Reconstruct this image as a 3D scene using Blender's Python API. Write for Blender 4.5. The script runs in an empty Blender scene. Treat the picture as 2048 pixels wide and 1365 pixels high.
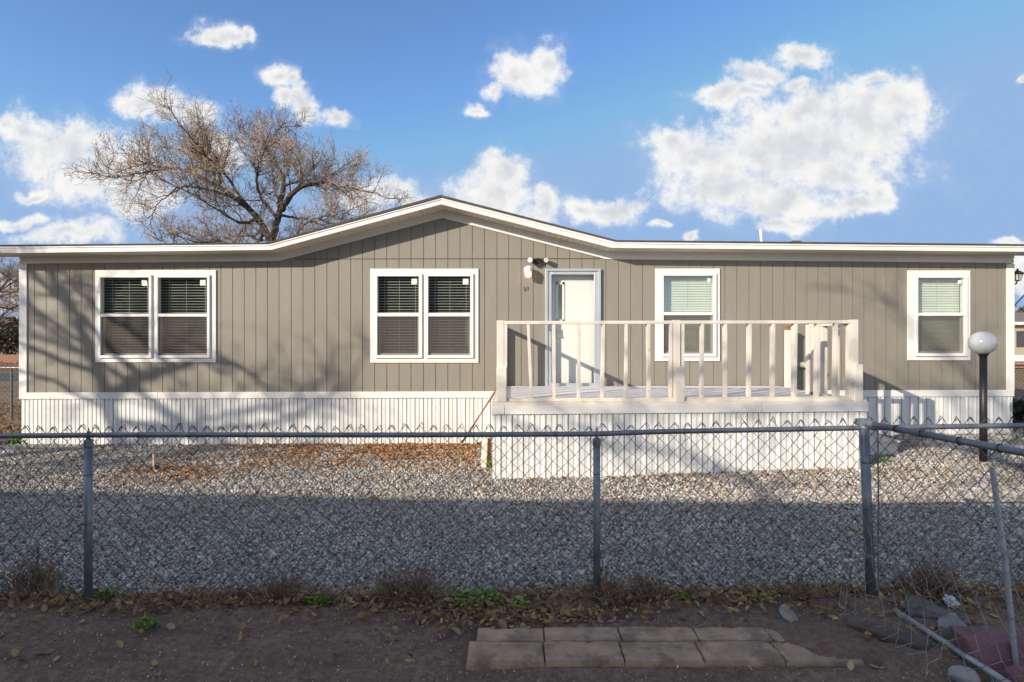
import bpy, math, random
import numpy as np
from mathutils import Vector, noise as mnoise, Matrix, Euler

random.seed(7)
rng = np.random.default_rng(11)
scene = bpy.context.scene
COL = scene.collection
H = 1.82                      # eye height over the yard
F = 1138.0                    # focal length in photo pixels (20 mm on a 36 mm sensor)
CX, CY = 1024.0, 682.5
S0 = 114.0                    # pixels per metre on the front wall
YW = F / S0                   # wall distance


def px(x, s=S0): return (x - CX) / s
def pz(y, s=S0): return H + (CY - y) / s
def W(x, y, d):
    s = F / d
    return Vector(((x - CX) / s, d, H + (CY - y) / s))


def ss(a, b, x):
    t = min(1.0, max(0.0, (x - a) / (b - a)))
    return t * t * (3 - 2 * t)


def gz(x, y):
    far = ss(5.0, 7.5, y)
    z = -1.825 + .14 * ss(-.5, 5, x) * far + .06 * ss(5, 9, x) * far
    z += .05 * ss(-1, 3, x) * (1 - far) - .03 * (1 - ss(4.2, 6, y))
    z -= .02 * (1 - ss(3.0, 3.4, y))
    z -= 2.4 * ss(33, 50, y) * ss(14, 24, -x)
    return H + z


# ------------------------------------------------------------------ materials
def newmat(name):
    m = bpy.data.materials.new(name)
    m.use_nodes = True
    nt = m.node_tree
    return m, nt, nt.nodes['Principled BSDF']


def rgba(c): return (c[0], c[1], c[2], 1)


def mixcol(nt, fac, a, b):
    n = nt.nodes.new('ShaderNodeMix'); n.data_type = 'RGBA'
    for sock, v in ((n.inputs[0], fac), (n.inputs[6], a), (n.inputs[7], b)):
        if isinstance(v, (int, float)): sock.default_value = v
        elif isinstance(v, tuple): sock.default_value = rgba(v)
        else: nt.links.new(v, sock)
    return n.outputs[2]


def coords(nt, scale=(1, 1, 1), rot=(0, 0, 0)):
    t = nt.nodes.new('ShaderNodeNewGeometry'); m = nt.nodes.new('ShaderNodeMapping')
    m.inputs['Scale'].default_value = scale; m.inputs['Rotation'].default_value = rot
    nt.links.new(t.outputs['Position'], m.inputs[0]); return m.outputs[0]


def noi(nt, vec, scale, detail=4, rough=.55, dist=0):
    n = nt.nodes.new('ShaderNodeTexNoise')
    n.inputs['Scale'].default_value = scale; n.inputs['Detail'].default_value = detail
    n.inputs['Roughness'].default_value = rough; n.inputs['Distortion'].default_value = dist
    nt.links.new(vec, n.inputs['Vector']); return n.outputs['Fac']


def ramp(nt, fac, stops, interp='LINEAR'):
    r = nt.nodes.new('ShaderNodeValToRGB'); r.color_ramp.interpolation = interp
    e = r.color_ramp.elements
    while len(e) < len(stops): e.new(.5)
    for k, (p, c) in enumerate(stops):
        e[k].position = p
        e[k].color = rgba(c) if isinstance(c, tuple) else (c, c, c, 1)
    nt.links.new(fac, r.inputs[0]); return r.outputs[0]


def bump(nt, bsdf, height, strength=.3, dist=.01):
    b = nt.nodes.new('ShaderNodeBump'); b.inputs['Strength'].default_value = strength
    b.inputs['Distance'].default_value = dist
    nt.links.new(height, b.inputs['Height']); nt.links.new(b.outputs[0], bsdf.inputs['Normal'])


def paint(name, c, rough=.6, var=.08, scale=3.0, bumps=.15, bscale=60, metal=0, dirt=None, stretch=(1, 1, 1)):
    m, nt, b = newmat(name)
    v = coords(nt, stretch)
    n = noi(nt, v, scale, 6)
    dark = tuple(x * (1 - var * 2) for x in c); lite = tuple(min(1, x * (1 + var)) for x in c)
    col = mixcol(nt, ramp(nt, n, [(.3, 0.), (.7, 1.)]), dark, lite)
    if dirt:
        n2 = noi(nt, coords(nt), dirt[0], 8, .7)
        col = mixcol(nt, ramp(nt, n2, [(dirt[2], 0.), (dirt[2] + .12, 1.)]), col, dirt[1])
    nt.links.new(col, b.inputs['Base Color'])
    b.inputs['Roughness'].default_value = rough; b.inputs['Metallic'].default_value = metal
    if bumps: bump(nt, b, noi(nt, v, bscale, 4), bumps, .004)
    return m


M = {}
# embossed wood grain siding
m, nt, b = newmat('siding'); v = coords(nt, (1, 1, .07)); g = noi(nt, v, 95, 6, .65, 1.2)
c1 = mixcol(nt, ramp(nt, noi(nt, coords(nt, (1, 1, .3)), 2.2, 5), [(.3, 0.), (.7, 1.)]), (.214, .194, .163), (.243, .221, .186))
sxp = nt.nodes.new('ShaderNodeSeparateXYZ'); nt.links.new(coords(nt), sxp.inputs[0])
fl_ = nt.nodes.new('ShaderNodeMath'); fl_.operation = 'SNAP'; fl_.inputs[1].default_value = 1.236; nt.links.new(sxp.outputs[0], fl_.inputs[0])
wnz = nt.nodes.new('ShaderNodeTexWhiteNoise'); wnz.noise_dimensions = '1D'; nt.links.new(fl_.outputs[0], wnz.inputs['W'])
spl = nt.nodes.new('ShaderNodeMapRange'); spl.inputs[1].default_value = 1.35; spl.inputs[2].default_value = .85; nt.links.new(sxp.outputs[2], spl.inputs[0])
spm = nt.nodes.new('ShaderNodeMath'); spm.operation = 'MULTIPLY'; nt.links.new(spl.outputs[0], spm.inputs[0]); nt.links.new(ramp(nt, noi(nt, coords(nt, (1, 1, .35)), 5, 7, .7), [(.42, 0.), (.66, .45)]), spm.inputs[1])
c1 = mixcol(nt, spm.outputs[0], c1, (.17, .145, .115))      # dust stains low on the boards
c1 = mixcol(nt, ramp(nt, wnz.outputs['Value'], [(0, 0.), (1, .22)]), c1, (.19, .165, .13))
c1 = mixcol(nt, ramp(nt, g, [(.35, 0.), (.65, 1.)]), mixcol(nt, .18, c1, (.12, .10, .08)), c1)
nt.links.new(c1, b.inputs['Base Color']); b.inputs['Roughness'].default_value = .62
bump(nt, b, g, .55, .006); M['siding'] = m
M['trim'] = paint('white_trim', (.68, .655, .625), .5, .03, 4, .12, 30)
M['frieze'] = paint('frieze_trim', (.66, .645, .62), .5, .03, 4, .1, 30)
M['soffit'] = paint('soffit_vinyl', (.76, .68, .54), .5, .04, 5, .05)
M['vinyl'] = paint('window_vinyl', (.72, .70, .67), .4, .02, 6, 0)
M['skirt'] = paint('skirting_vinyl', (.64, .63, .61), .45, .04, 2, .1, 12, stretch=(1, 1, .4), dirt=(4, (.56, .52, .46), .60))
m, nt, b = newmat('skirting_vented'); v = coords(nt, (60, 60, 60), (0, math.radians(45), 0))
ch = nt.nodes.new('ShaderNodeTexVoronoi'); ch.inputs['Scale'].default_value = 1.0; ch.inputs['Randomness'].default_value = 0
nt.links.new(v, ch.inputs['Vector'])
nt.links.new(mixcol(nt, ramp(nt, ch.outputs['Distance'], [(.25, 1.), (.38, 0.)]), (.76, .745, .72), (.22, .21, .20)), b.inputs['Base Color'])
b.inputs['Roughness'].default_value = .5; M['vented'] = m
M['wood_white'] = paint('painted_lumber', (.64, .585, .515), .6, .06, 6, .25, 40, dirt=(9, (.42, .34, .25), .62), stretch=(1, 1, .5))
M['rim'] = paint('weathered_rim_paint', (.68, .61, .51), .7, .1, 5, .3, 40, dirt=(7, (.30, .20, .12), .60))
M['deck_floor'] = paint('deck_floor_paint', (.74, .715, .70), .6, .06, 6, .2, 30, stretch=(.3, 1, 1))
M['barewood'] = paint('bare_wood', (.30, .13, .06), .7, .15, 10, .3, 40)
M['stake'] = paint('stake_wood', (.26, .12, .06), .75, .25, 12, .3, 60)
M['shingle'] = paint('roof_shingle', (.075, .065, .06), .9, .25, 25, .6, 80)
M['flash'] = paint('flashing', (.085, .065, .045), .6, .05)
M['alu'] = paint('door_aluminium', (.50, .52, .56), .35, .04, 5, 0, metal=.55)
M['door'] = paint('white_door', (.70, .69, .665), .45, .02, 4, .05)
M['black'] = paint('black_metal', (.016, .016, .018), .45, .1, 10, 0)
M['lampmetal'] = paint('bronze_lamp_post', (.040, .034, .033), .42, .12, 8, .1, 30, metal=.3)
M['galv'] = paint('galvanised_pipe', (.205, .22, .245), .42, .16, 14, .15, 60, metal=.5, dirt=(20, (.12, .105, .095), .62))
M['galv_lt'] = paint('galvanised_pipe_pale', (.34, .36, .38), .45, .15, 14, .15, 60, metal=.45)
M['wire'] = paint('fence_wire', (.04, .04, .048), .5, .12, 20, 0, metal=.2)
M['wire_skylit'] = paint('fence_wire_skylit', (.24, .24, .25), .5, .12, 20, 0, metal=.5)  # paler wire copy: sky light on the side mesh put into the colour
M['pvc'] = paint('pvc_pipe', (.62, .50, .36), .5, .1, 20, 0)
M['vent'] = paint('vent_pipe', (.62, .64, .66), .4, .06, 10, 0, metal=.2)
M['rust_vent'] = paint('dryer_vent', (.36, .34, .27), .6, .2, 14, .2, 40)
M['bulbwhite'] = paint('frosted_globe', (.55, .545, .545), .22, .02, 3, 0)
M['paper'] = paint('label_paper', (.62, .72, .58), .7, .02, 5, 0)
M['blind'] = paint('blind_slat', (.86, .85, .77), .5, .02, 5, 0)
M['blind_g'] = paint('blind_slat_closed', (.68, .69, .645), .5, .02, 5, 0)
M['room'] = paint('room_dark', (.055, .055, .06), .9, .1, 2, 0)
M['sidewall'] = paint('end_wall', (.265, .232, .183), .65, .05)
M['block'] = paint('concrete_block', (.385, .27, .178), .92, .16, 9, .7, 90, dirt=(5, (.21, .145, .10), .47))
M['conc'] = paint('broken_concrete', (.23, .225, .215), .92, .15, 9, .7, 70, dirt=(6, (.11, .09, .075), .55))
M['conc_dk'] = paint('soiled_concrete', (.135, .12, .105), .92, .18, 9, .8, 70, dirt=(6, (.07, .055, .045), .52))
M['redblock'] = paint('red_cement_block', (.20, .095, .10), .92, .15, 7, .8, 110, dirt=(9, (.11, .065, .055), .58))
M['path'] = paint('path_concrete', (.36, .34, .31), .9, .1, 3, .4, 60)
M['timber'] = paint('old_timber', (.11, .08, .062), .9, .25, 8, .5, 50, stretch=(.3, 1, 1))
M['rock'] = paint('river_rock', (.32, .29, .27), .8, .15, 6, .3, 30)
M['bag'] = paint('plastic_bag', (.62, .62, .62), .4, .05, 9, .3, 30)
M['lidblue'] = paint('blue_plastic', (.12, .28, .42), .4, .05, 9, 0)
M['bark'] = paint('bark', (.095, .07, .052), .9, .25, 6, .6, 30)
M['twig'] = paint('twig_bark', (.40, .295, .215), .9, .2, 2, 0)
M['stuccob'] = paint('neighbour_wall', (.30, .26, .21), .8, .06)
M['asphalt'] = paint('asphalt', (.055, .055, .058), .9, .15, 3, .4, 60)
M['brownfence'] = paint('brown_fence', (.12, .055, .03), .85, .2, 5, .2)
M['redroof'] = paint('orange_roof', (.32, .15, .07), .85, .15, 5, .2)
M['reddeck'] = paint('red_deck', (.34, .16, .09), .7, .1, 5, .2)
M['farwall'] = paint('far_beige_wall', (.36, .31, .24), .8, .05)
M['farroof'] = paint('far_grey_roof', (.17, .15, .14), .9, .15, 8, .3)
M['number'] = paint('number_metal', (.10, .12, .15), .4, .05, 5, 0, metal=.4)


def island(name, stops, rough=.8, trans=0):
    m, nt, b = newmat(name)
    g = nt.nodes.new('ShaderNodeNewGeometry')
    c = ramp(nt, g.outputs['Random Per Island'], stops)
    n = noi(nt, coords(nt), 40, 3)
    c = mixcol(nt, ramp(nt, n, [(.3, 0.), (.7, .35)]), c, (.03, .025, .018))
    nt.links.new(c, b.inputs['Base Color']); b.inputs['Roughness'].default_value = rough
    return m


M['leaf'] = island('dry_leaf', [(0, (.42, .18, .06)), (.25, (.52, .27, .10)), (.5, (.30, .13, .05)), (.75, (.56, .36, .17)), (1, (.24, .12, .06))])
M['litter'] = island('litter_leaf', [(0, (.30, .16, .07)), (.25, (.50, .33, .10)), (.45, (.16, .09, .05)), (.6, (.44, .28, .18)), (.8, (.20, .13, .08)), (1, (.56, .45, .22))])
M['weed'] = island('weed_leaf', [(0, (.09, .22, .03)), (.5, (.17, .33, .045)), (1, (.28, .37, .07))], .6)
M['drygrass'] = island('dry_stalk', [(0, (.32, .21, .14)), (.5, (.18, .11, .07)), (1, (.46, .34, .22))])
M['conifer'] = island('conifer_needles', [(0, (.065, .06, .028)), (.5, (.11, .09, .045)), (1, (.15, .115, .065))])
M['shrub'] = island('shrub_leaf', [(0, (.02, .035, .015)), (.5, (.035, .055, .02)), (1, (.05, .07, .03))])

# gravel stones: a colour per instance
m, nt, b = newmat('gravel_stone'); oi = nt.nodes.new('ShaderNodeObjectInfo')
c = ramp(nt, oi.outputs['Random'], [(0, (.055, .055, .056)), (.14, (.18, .18, .18)), (.32, (.41, .40, .385)), (.48, (.34, .29, .235)), (.62, (.66, .61, .54)), (.74, (.56, .41, .28)), (.86, (.86, .82, .76)), (.94, (.25, .235, .22)), (1, (.08, .076, .072))])
n = noi(nt, coords(nt), 60, 3)
c = mixcol(nt, ramp(nt, n, [(.35, 0.), (.7, .35)]), c, (.12, .11, .10))
c = mixcol(nt, ramp(nt, noi(nt, coords(nt), .9, 5, .6), [(.38, .0), (.62, .38)]), c, (.16, .14, .12))
nt.links.new(c, b.inputs['Base Color']); b.inputs['Roughness'].default_value = .75; M['stone'] = m
m, nt, b = newmat('gravel_bed')
vo = nt.nodes.new('ShaderNodeTexVoronoi'); vo.inputs['Scale'].default_value = 38; nt.links.new(coords(nt), vo.inputs['Vector'])
sp = nt.nodes.new('ShaderNodeSeparateColor'); nt.links.new(vo.outputs['Color'], sp.inputs[0])
c = ramp(nt, sp.outputs[0], [(0, (.08, .075, .07)), (.4, (.20, .19, .175)), (.7, (.26, .22, .18)), (1, (.34, .32, .29))])
nt.links.new(c, b.inputs['Base Color']); b.inputs['Roughness'].default_value = .9
bump(nt, b, vo.outputs['Distance'], 1.0, -.02); M['bed'] = m
# soil
m, nt, b = newmat('soil'); v = coords(nt)
n1 = noi(nt, v, 1.6, 8, .62); n2 = noi(nt, v, 22, 8, .7); n3 = noi(nt, v, 140, 3)
c = mixcol(nt, ramp(nt, n1, [(.35, 0.), (.65, 1.)]), (.215, .152, .098), (.32, .24, .16))
c = mixcol(nt, ramp(nt, n2, [(.42, .8), (.62, 0.)]), c, (.15, .075, .055))
c = mixcol(nt, ramp(nt, n3, [(.60, 0.), (.72, .75)]), c, (.58, .48, .38))
sx = nt.nodes.new('ShaderNodeSeparateXYZ'); nt.links.new(v, sx.inputs[0])
far = nt.nodes.new('ShaderNodeMapRange'); far.inputs[1].default_value = 6; far.inputs[2].default_value = 9
nt.links.new(sx.outputs[1], far.inputs[0])
vf = noi(nt, v, .9, 8, .7)
cf = ramp(nt, vf, [(.3, (.20, .125, .07)), (.48, (.30, .20, .12)), (.6, (.13, .11, .05)), (.72, (.26, .17, .10))])
cf = mixcol(nt, ramp(nt, noi(nt, v, 30, 5, .8), [(.4, 0.), (.6, .7)]), cf, (.11, .065, .035))
c = mixcol(nt, far.outputs[0], c, cf)
nt.links.new(c, b.inputs['Base Color']); b.inputs['Roughness'].default_value = .95
ad = nt.nodes.new('ShaderNodeMath'); ad.operation = 'ADD'; nt.links.new(n2, ad.inputs[0]); nt.links.new(n3, ad.inputs[1])
bump(nt, b, ad.outputs[0], .9, .02); M['soil'] = m


def glassmat(name, tint, refl):
    m = bpy.data.materials.new(name); m.use_nodes = True; nt = m.node_tree
    nt.nodes.remove(nt.nodes['Principled BSDF']); out = nt.nodes['Material Output']
    tr = nt.nodes.new('ShaderNodeBsdfTransparent'); tr.inputs[0].default_value = rgba(tint)
    gl = nt.nodes.new('ShaderNodeBsdfGlossy'); gl.inputs['Roughness'].default_value = .01
    gl.inputs[0].default_value = (.9, .95, .93, 1)
    ge = nt.nodes.new('ShaderNodeNewGeometry'); dt = nt.nodes.new('ShaderNodeVectorMath'); dt.operation = 'DOT_PRODUCT'
    nt.links.new(ge.outputs['Normal'], dt.inputs[0]); nt.links.new(ge.outputs['Incoming'], dt.inputs[1])
    def mt(op, a, c):
        n = nt.nodes.new('ShaderNodeMath'); n.operation = op
        for i, v in enumerate((a, c)):
            if isinstance(v, (int, float)): n.inputs[i].default_value = v
            elif v is not None: nt.links.new(v, n.inputs[i])
        return n.outputs[0]
    fr = nt.nodes.new('ShaderNodeMath'); fr.operation = 'ADD'          # Schlick reflection, the same from both sides
    nt.links.new(mt('MULTIPLY', mt('POWER', mt('SUBTRACT', 1.0, mt('ABSOLUTE', dt.outputs['Value'], None)), 5.0), 1 - refl), fr.inputs[0]); fr.inputs[1].default_value = refl
    b = nt.nodes.new('ShaderNodeBump'); b.inputs['Strength'].default_value = .06; b.inputs['Distance'].default_value = .02
    nt.links.new(noi(nt, coords(nt), 3.0, 2), b.inputs['Height']); nt.links.new(b.outputs[0], gl.inputs['Normal'])
    mx = nt.nodes.new('ShaderNodeMixShader')
    nt.links.new(fr.outputs[0], mx.inputs[0]); nt.links.new(tr.outputs[0], mx.inputs[1]); nt.links.new(gl.outputs[0], mx.inputs[2])
    nt.links.new(mx.outputs[0], out.inputs[0]); return m


M['glass'] = glassmat('window_glass', (.82, .86, .825), .13)
M['doorglass'] = glassmat('storm_glass', (.95, .955, .94), .03)
m = bpy.data.materials.new('insect_screen'); m.use_nodes = True; nt = m.node_tree
nt.nodes.remove(nt.nodes['Principled BSDF'])
tr = nt.nodes.new('ShaderNodeBsdfTransparent'); df = nt.nodes.new('ShaderNodeBsdfDiffuse'); df.inputs[0].default_value = (.115, .10, .09, 1)
mx = nt.nodes.new('ShaderNodeMixShader'); mx.inputs[0].default_value = .55
nt.links.new(tr.outputs[0], mx.inputs[1]); nt.links.new(df.outputs[0], mx.inputs[2]); nt.links.new(mx.outputs[0], nt.nodes['Material Output'].inputs[0])
M['screen'] = m
m, nt, b = newmat('clear_lamp_glass'); b.inputs['Base Color'].default_value = (.9, .8, .6, 1); b.inputs['Roughness'].default_value = .15
b.inputs['Transmission Weight'].default_value = .6; M['lampglass'] = m
m, nt, b = newmat('lit_bulb'); b.inputs['Base Color'].default_value = (1, .8, .5, 1)
b.inputs['Emission Color'].default_value = (1, .72, .36, 1); b.inputs['Emission Strength'].default_value = 5; M['bulb'] = m


# ------------------------------------------------------------------ mesh building
def wloc(o):
    v = Vector((0, 0, 0))
    while o is not None:
        v += o.location; o = o.parent
    return v


class MB:
    def __init__(s): s.v, s.f, s.mi = [], [], []
    def quad(s, a, b, c, d, mi=0):
        n = len(s.v); s.v += [tuple(a), tuple(b), tuple(c), tuple(d)]; s.f.append((n, n + 1, n + 2, n + 3)); s.mi.append(mi)
    def poly(s, pts, mi=0):
        n = len(s.v); s.v += [tuple(p) for p in pts]; s.f.append(tuple(range(n, n + len(pts)))); s.mi.append(mi)
    def hexa(s, p, mi=0):          # 8 corners: bottom 0-3 ccw, top 4-7
        n = len(s.v); s.v += [tuple(q) for q in p]
        for f in ((3, 2, 1, 0), (4, 5, 6, 7), (0, 1, 5, 4), (1, 2, 6, 5), (2, 3, 7, 6), (3, 0, 4, 7)):
            s.f.append(tuple(n + i for i in f)); s.mi.append(mi)
    def box(s, x0, x1, y0, y1, z0, z1, mi=0): s.slant(x0, x1, y0, y1, z0, z1, z0, z1, mi)
    def slant(s, x0, x1, y0, y1, z0l, z1l, z0r, z1r, mi=0):
        s.hexa([(x0, y0, z0l), (x1, y0, z0r), (x1, y1, z0r), (x0, y1, z0l), (x0, y0, z1l), (x1, y0, z1r), (x1, y1, z1r), (x0, y1, z1l)], mi)
    def obox(s, c, size, rot, mi=0):     # oriented box
        R = Euler(rot).to_matrix(); c = Vector(c); hx, hy, hz = (k / 2 for k in size)
        s.hexa([c + R @ Vector(q) for q in ((-hx, -hy, -hz), (hx, -hy, -hz), (hx, hy, -hz), (-hx, hy, -hz), (-hx, -hy, hz), (hx, -hy, hz), (hx, hy, hz), (-hx, hy, hz))], mi)
    def beam(s, a, b, w, t, up=(0, 1, 0), mi=0):     # rectangular bar between two points
        a, b = Vector(a), Vector(b); d = (b - a).normalized(); u = Vector(up); u = (u - d * u.dot(d)).normalized(); r = d.cross(u)
        s.hexa([a - r * w / 2 - u * t / 2, a + r * w / 2 - u * t / 2, a + r * w / 2 + u * t / 2, a - r * w / 2 + u * t / 2,
                b - r * w / 2 - u * t / 2, b + r * w / 2 - u * t / 2, b + r * w / 2 + u * t / 2, b - r * w / 2 + u * t / 2], mi)
    def tube(s, pts, rad, n=6, cap=True, mi=0):
        pts = [Vector(p) for p in pts]
        if not isinstance(rad, (list, tuple)): rad = [rad] * len(pts)
        base = len(s.v); prev = None
        for i, p in enumerate(pts):
            d = (pts[min(i + 1, len(pts) - 1)] - pts[max(i - 1, 0)])
            if d.length < 1e-9: d = Vector((0, 0, 1))
            d.normalize()
            if prev is None:
                u = Vector((0, 0, 1)) if abs(d.z) < .9 else Vector((1, 0, 0)); u = (u - d * u.dot(d)).normalized()
            else:
                u = prev - d * prev.dot(d); u = u.normalized() if u.length > 1e-6 else prev
            prev = u; w = d.cross(u)
            for k in range(n):
                a = 2 * math.pi * k / n
                s.v.append(tuple(p + (u * math.cos(a) + w * math.sin(a)) * rad[i]))
        for i in range(len(pts) - 1):
            for k in range(n):
                a = base + i * n + k; bq = base + i * n + (k + 1) % n
                s.f.append((a, bq, bq + n, a + n)); s.mi.append(mi)
        if cap:
            s.f.append(tuple(base + k for k in range(n))[::-1]); s.mi.append(mi)
            e = base + (len(pts) - 1) * n; s.f.append(tuple(e + k for k in range(n))); s.mi.append(mi)
    def lathe(s, c, prof, n=24, mi=0):     # prof: (r, z)
        base = len(s.v); c = Vector(c)
        for r, z in prof:
            for k in range(n):
                a = 2 * math.pi * k / n; s.v.append((c.x + r * math.cos(a), c.y + r * math.sin(a), c.z + z))
        for i in range(len(prof) - 1):
            for k in range(n):
                a = base + i * n + k; bq = base + i * n + (k + 1) % n; s.f.append((a, bq, bq + n, a + n)); s.mi.append(mi)
        s.f.append(tuple(base + k for k in range(n))[::-1]); s.mi.append(mi)
        e = base + (len(prof) - 1) * n; s.f.append(tuple(e + k for k in range(n))); s.mi.append(mi)
    def build(s, name, mat, parent=None, origin=None, smooth=False, bevel=0):
        off = wloc(parent) if parent is not None else Vector(origin or (0, 0, 0))
        me = bpy.data.meshes.new(name)
        me.from_pydata([(a - off.x, b - off.y, c - off.z) for a, b, c in s.v], [], s.f)
        for mm in (mat if isinstance(mat, (list, tuple)) else [mat]): me.materials.append(mm)
        if any(s.mi): me.polygons.foreach_set('material_index', s.mi)
        if smooth: me.polygons.foreach_set('use_smooth', [True] * len(me.polygons))
        me.validate(); me.update()
        o = bpy.data.objects.new(name, me); COL.objects.link(o)
        if parent is not None: o.parent = parent
        else: o.location = off
        if bevel:
            bm = o.modifiers.new('bevel', 'BEVEL'); bm.width = bevel; bm.segments = 2; bm.limit_method = 'ANGLE'
        return o


def tag(o, label=None, cat=None, group=None, kind=None):
    if label: o['label'] = label
    if cat: o['category'] = cat
    if group: o['group'] = group
    if kind: o['kind'] = kind
    return o


def thing(name, label, cat, loc, group=None):
    o = bpy.data.objects.new(name, None); COL.objects.link(o); o.location = loc; o.empty_display_size = .2
    return tag(o, label, cat, group)


# ------------------------------------------------------------------ ground
def axis(segs):
    out = []
    for a, b_, st in segs: out += list(np.arange(a, b_ - 1e-6, st))
    out.append(segs[-1][1]); return out


gxs = axis([(-400, -60, 40), (-60, -14, 4), (-14, -4.4, .3), (-4.4, 4.4, .035), (4.4, 14, .3), (14, 60, 4), (60, 400, 40)])
gys = axis([(-200, -20, 30), (-20, 2.4, 1.6), (2.4, 4.5, .03), (4.5, 12, .3), (12, 40, 2), (40, 100, 10), (100, 700, 60)])
gv = []
for y in gys:
    for x in gxs:
        z = gz(x, y)
        if 2.3 < y < 4.6 and abs(x) < 4.5:
            k = 1 - ss(3.95, 4.3, y)
            z += k * (.030 * mnoise.noise((x * 1.6 + y * 2.5, y * 6.5 - x * .8, 0)) + .016 * mnoise.noise((x * 9, y * 15, 3)) + .006 * mnoise.noise((x * 28, y * 32, 8)))
            z += .02 * math.exp(-((y - 3.98) / .09) ** 2)
            if -.32 < x < 2.1 and 3.2 < y < 3.62:
                z = min(z, H - 1.845)
                mnd = ss(1.3, 2.1, x + .22 * mnoise.noise((x * 5, y * 6, 2))) * .062 * ss(3.2, 3.32, y)
                z += mnd + .010 * max(0, mnoise.noise((x * 4, y * 5, 9))) * ss(3.42, 3.6, y) + .03 * ss(3.56, 3.62, y)
            elif x >= 2.1 and 3.2 < y < 3.7: z += .02
        gv.append((x, y, z))
nx = len(gxs)
gf = [(j * nx + i, j * nx + i + 1, (j + 1) * nx + i + 1, (j + 1) * nx + i) for j in range(len(gys) - 1) for i in range(nx - 1)]
b_ = MB(); b_.v, b_.f, b_.mi = gv, gf, [0] * len(gf)
tag(b_.build('ground', M['soil'], smooth=True), 'bare brown soil and leafy dirt ground', None, None, 'structure')


def gedge(x): return 4.10 + .05 * mnoise.noise((x * 1.7, 0, 0)) + .04 * mnoise.noise((x * 6, 5, 0))


b_ = MB()
xs = list(np.arange(-11.5, 13.01, .25))
ys = [0, .1, .3, .7, 1.2, 2, 3, 4, 5, 5.9]
for i in range(len(xs) - 1):
    for j in range(len(ys) - 1):
        q = []
        for (xx, yy) in ((xs[i], ys[j]), (xs[i + 1], ys[j]), (xs[i + 1], ys[j + 1]), (xs[i], ys[j + 1])):
            y = gedge(xx) + yy * (10.05 - gedge(xx)) / 5.9
            q.append((xx, y, gz(xx, y) + .008))
        b_.quad(*q)
tag(b_.build('gravel_bed', M['bed']), 'grey gravel yard between fence and house', None, None, 'structure')
# stones
pts, rot, scl = [], [], []
def put_stones(n, y0, y1, s0, s1):
    k = 0
    while k < n:
        y = math.sqrt(random.uniform(y0 * y0, y1 * y1)); x = random.uniform(-.94 * y, .94 * y)
        if y < gedge(x) + random.gauss(0, .035): 
            if random.random() > .04: continue
        k += 1
        if -.22 < x < 4.62 and y > 7.53: continue
        if y > YW - .03 and -8.6 < x < 8.75: continue
        if x > 6.6 and 8.72 < y < 9.34: continue
        pts.append((x, y, gz(x, y) + random.uniform(.004, .02)))
        rot.append((random.uniform(0, 6.3), random.uniform(0, 6.3), random.uniform(0, 6.3)))
        a = random.uniform(s0, s1) * (1.5 if random.random() < .05 else 1)
        scl.append((a * random.uniform(.8, 1.3), a * random.uniform(.75, 1.1), a * random.uniform(.5, .8)))
put_stones(80000, 4.0, 6.6, .0085, .0165)
put_stones(52, 3.9, 4.0, .006, .012)
for _ in range(2200):
    y = random.uniform(2.9, 4.05); x = random.uniform(-.92 * y, .92 * y); a = random.choice((.0025, .003, .004, .0055))
    if -.3 < x < 1.9 and 3.2 < y < 3.6: continue
    pts.append((x, y, gz(x, y) + .012)); rot.append((random.uniform(0, 6), random.uniform(0, 6), 0)); scl.append((a, a, a * .8))
put_stones(92000, 6.6, 10.6, .0098, .0165)
me = bpy.data.meshes.new('gravel'); me.from_pydata(pts, [], [])
for nm, arr in (('rot', rot), ('scl', scl)):
    at = me.attributes.new(nm, 'FLOAT_VECTOR', 'POINT'); at.data.foreach_set('vector', np.array(arr, dtype=np.float32).ravel())
go = bpy.data.objects.new('gravel', me); COL.objects.link(go); me.materials.append(M['stone'])
tag(go, 'loose grey and tan crushed stones covering the yard', 'gravel', None, 'stuff')
ng = bpy.data.node_groups.new('gravel_scatter', 'GeometryNodeTree')
ng.interface.new_socket(name='Geometry', in_out='INPUT', socket_type='NodeSocketGeometry')
ng.interface.new_socket(name='Geometry', in_out='OUTPUT', socket_type='NodeSocketGeometry')
N = ng.nodes.new; L = ng.links.new
gi, gout = N('NodeGroupInput'), N('NodeGroupOutput')
g2i = N('GeometryNodeGeometryToInstance')
for k in range(6):
    ico = N('GeometryNodeMeshIcoSphere'); ico.inputs['Radius'].default_value = 1; ico.inputs['Subdivisions'].default_value = 1 if k else 2
    rv = N('FunctionNodeRandomValue'); rv.data_type = 'FLOAT_VECTOR'
    rv.inputs[0].default_value = (-.3, -.3, -.3); rv.inputs[1].default_value = (.3, .3, .3); rv.inputs['Seed'].default_value = k * 7 + 1
    if k == 0: rv.inputs[0].default_value = (-.1,) * 3; rv.inputs[1].default_value = (.1,) * 3
    sp_ = N('GeometryNodeSetPosition'); L(ico.outputs[0], sp_.inputs['Geometry']); L(rv.outputs[0], sp_.inputs['Offset'])
    L(sp_.outputs[0], g2i.inputs[0])
iop = N('GeometryNodeInstanceOnPoints'); iop.inputs['Pick Instance'].default_value = True
ar, asl = N('GeometryNodeInputNamedAttribute'), N('GeometryNodeInputNamedAttribute')
ar.data_type = asl.data_type = 'FLOAT_VECTOR'; ar.inputs[0].default_value = 'rot'; asl.inputs[0].default_value = 'scl'
sm = N('GeometryNodeSetMaterial'); sm.inputs['Material'].default_value = M['stone']
L(gi.outputs[0], iop.inputs['Points']); L(g2i.outputs[0], sm.inputs['Geometry']); L(sm.outputs[0], iop.inputs['Instance'])
L(ar.outputs[0], iop.inputs['Rotation']); L(asl.outputs[0], iop.inputs['Scale']); L(iop.outputs[0], gout.inputs[0])
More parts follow.
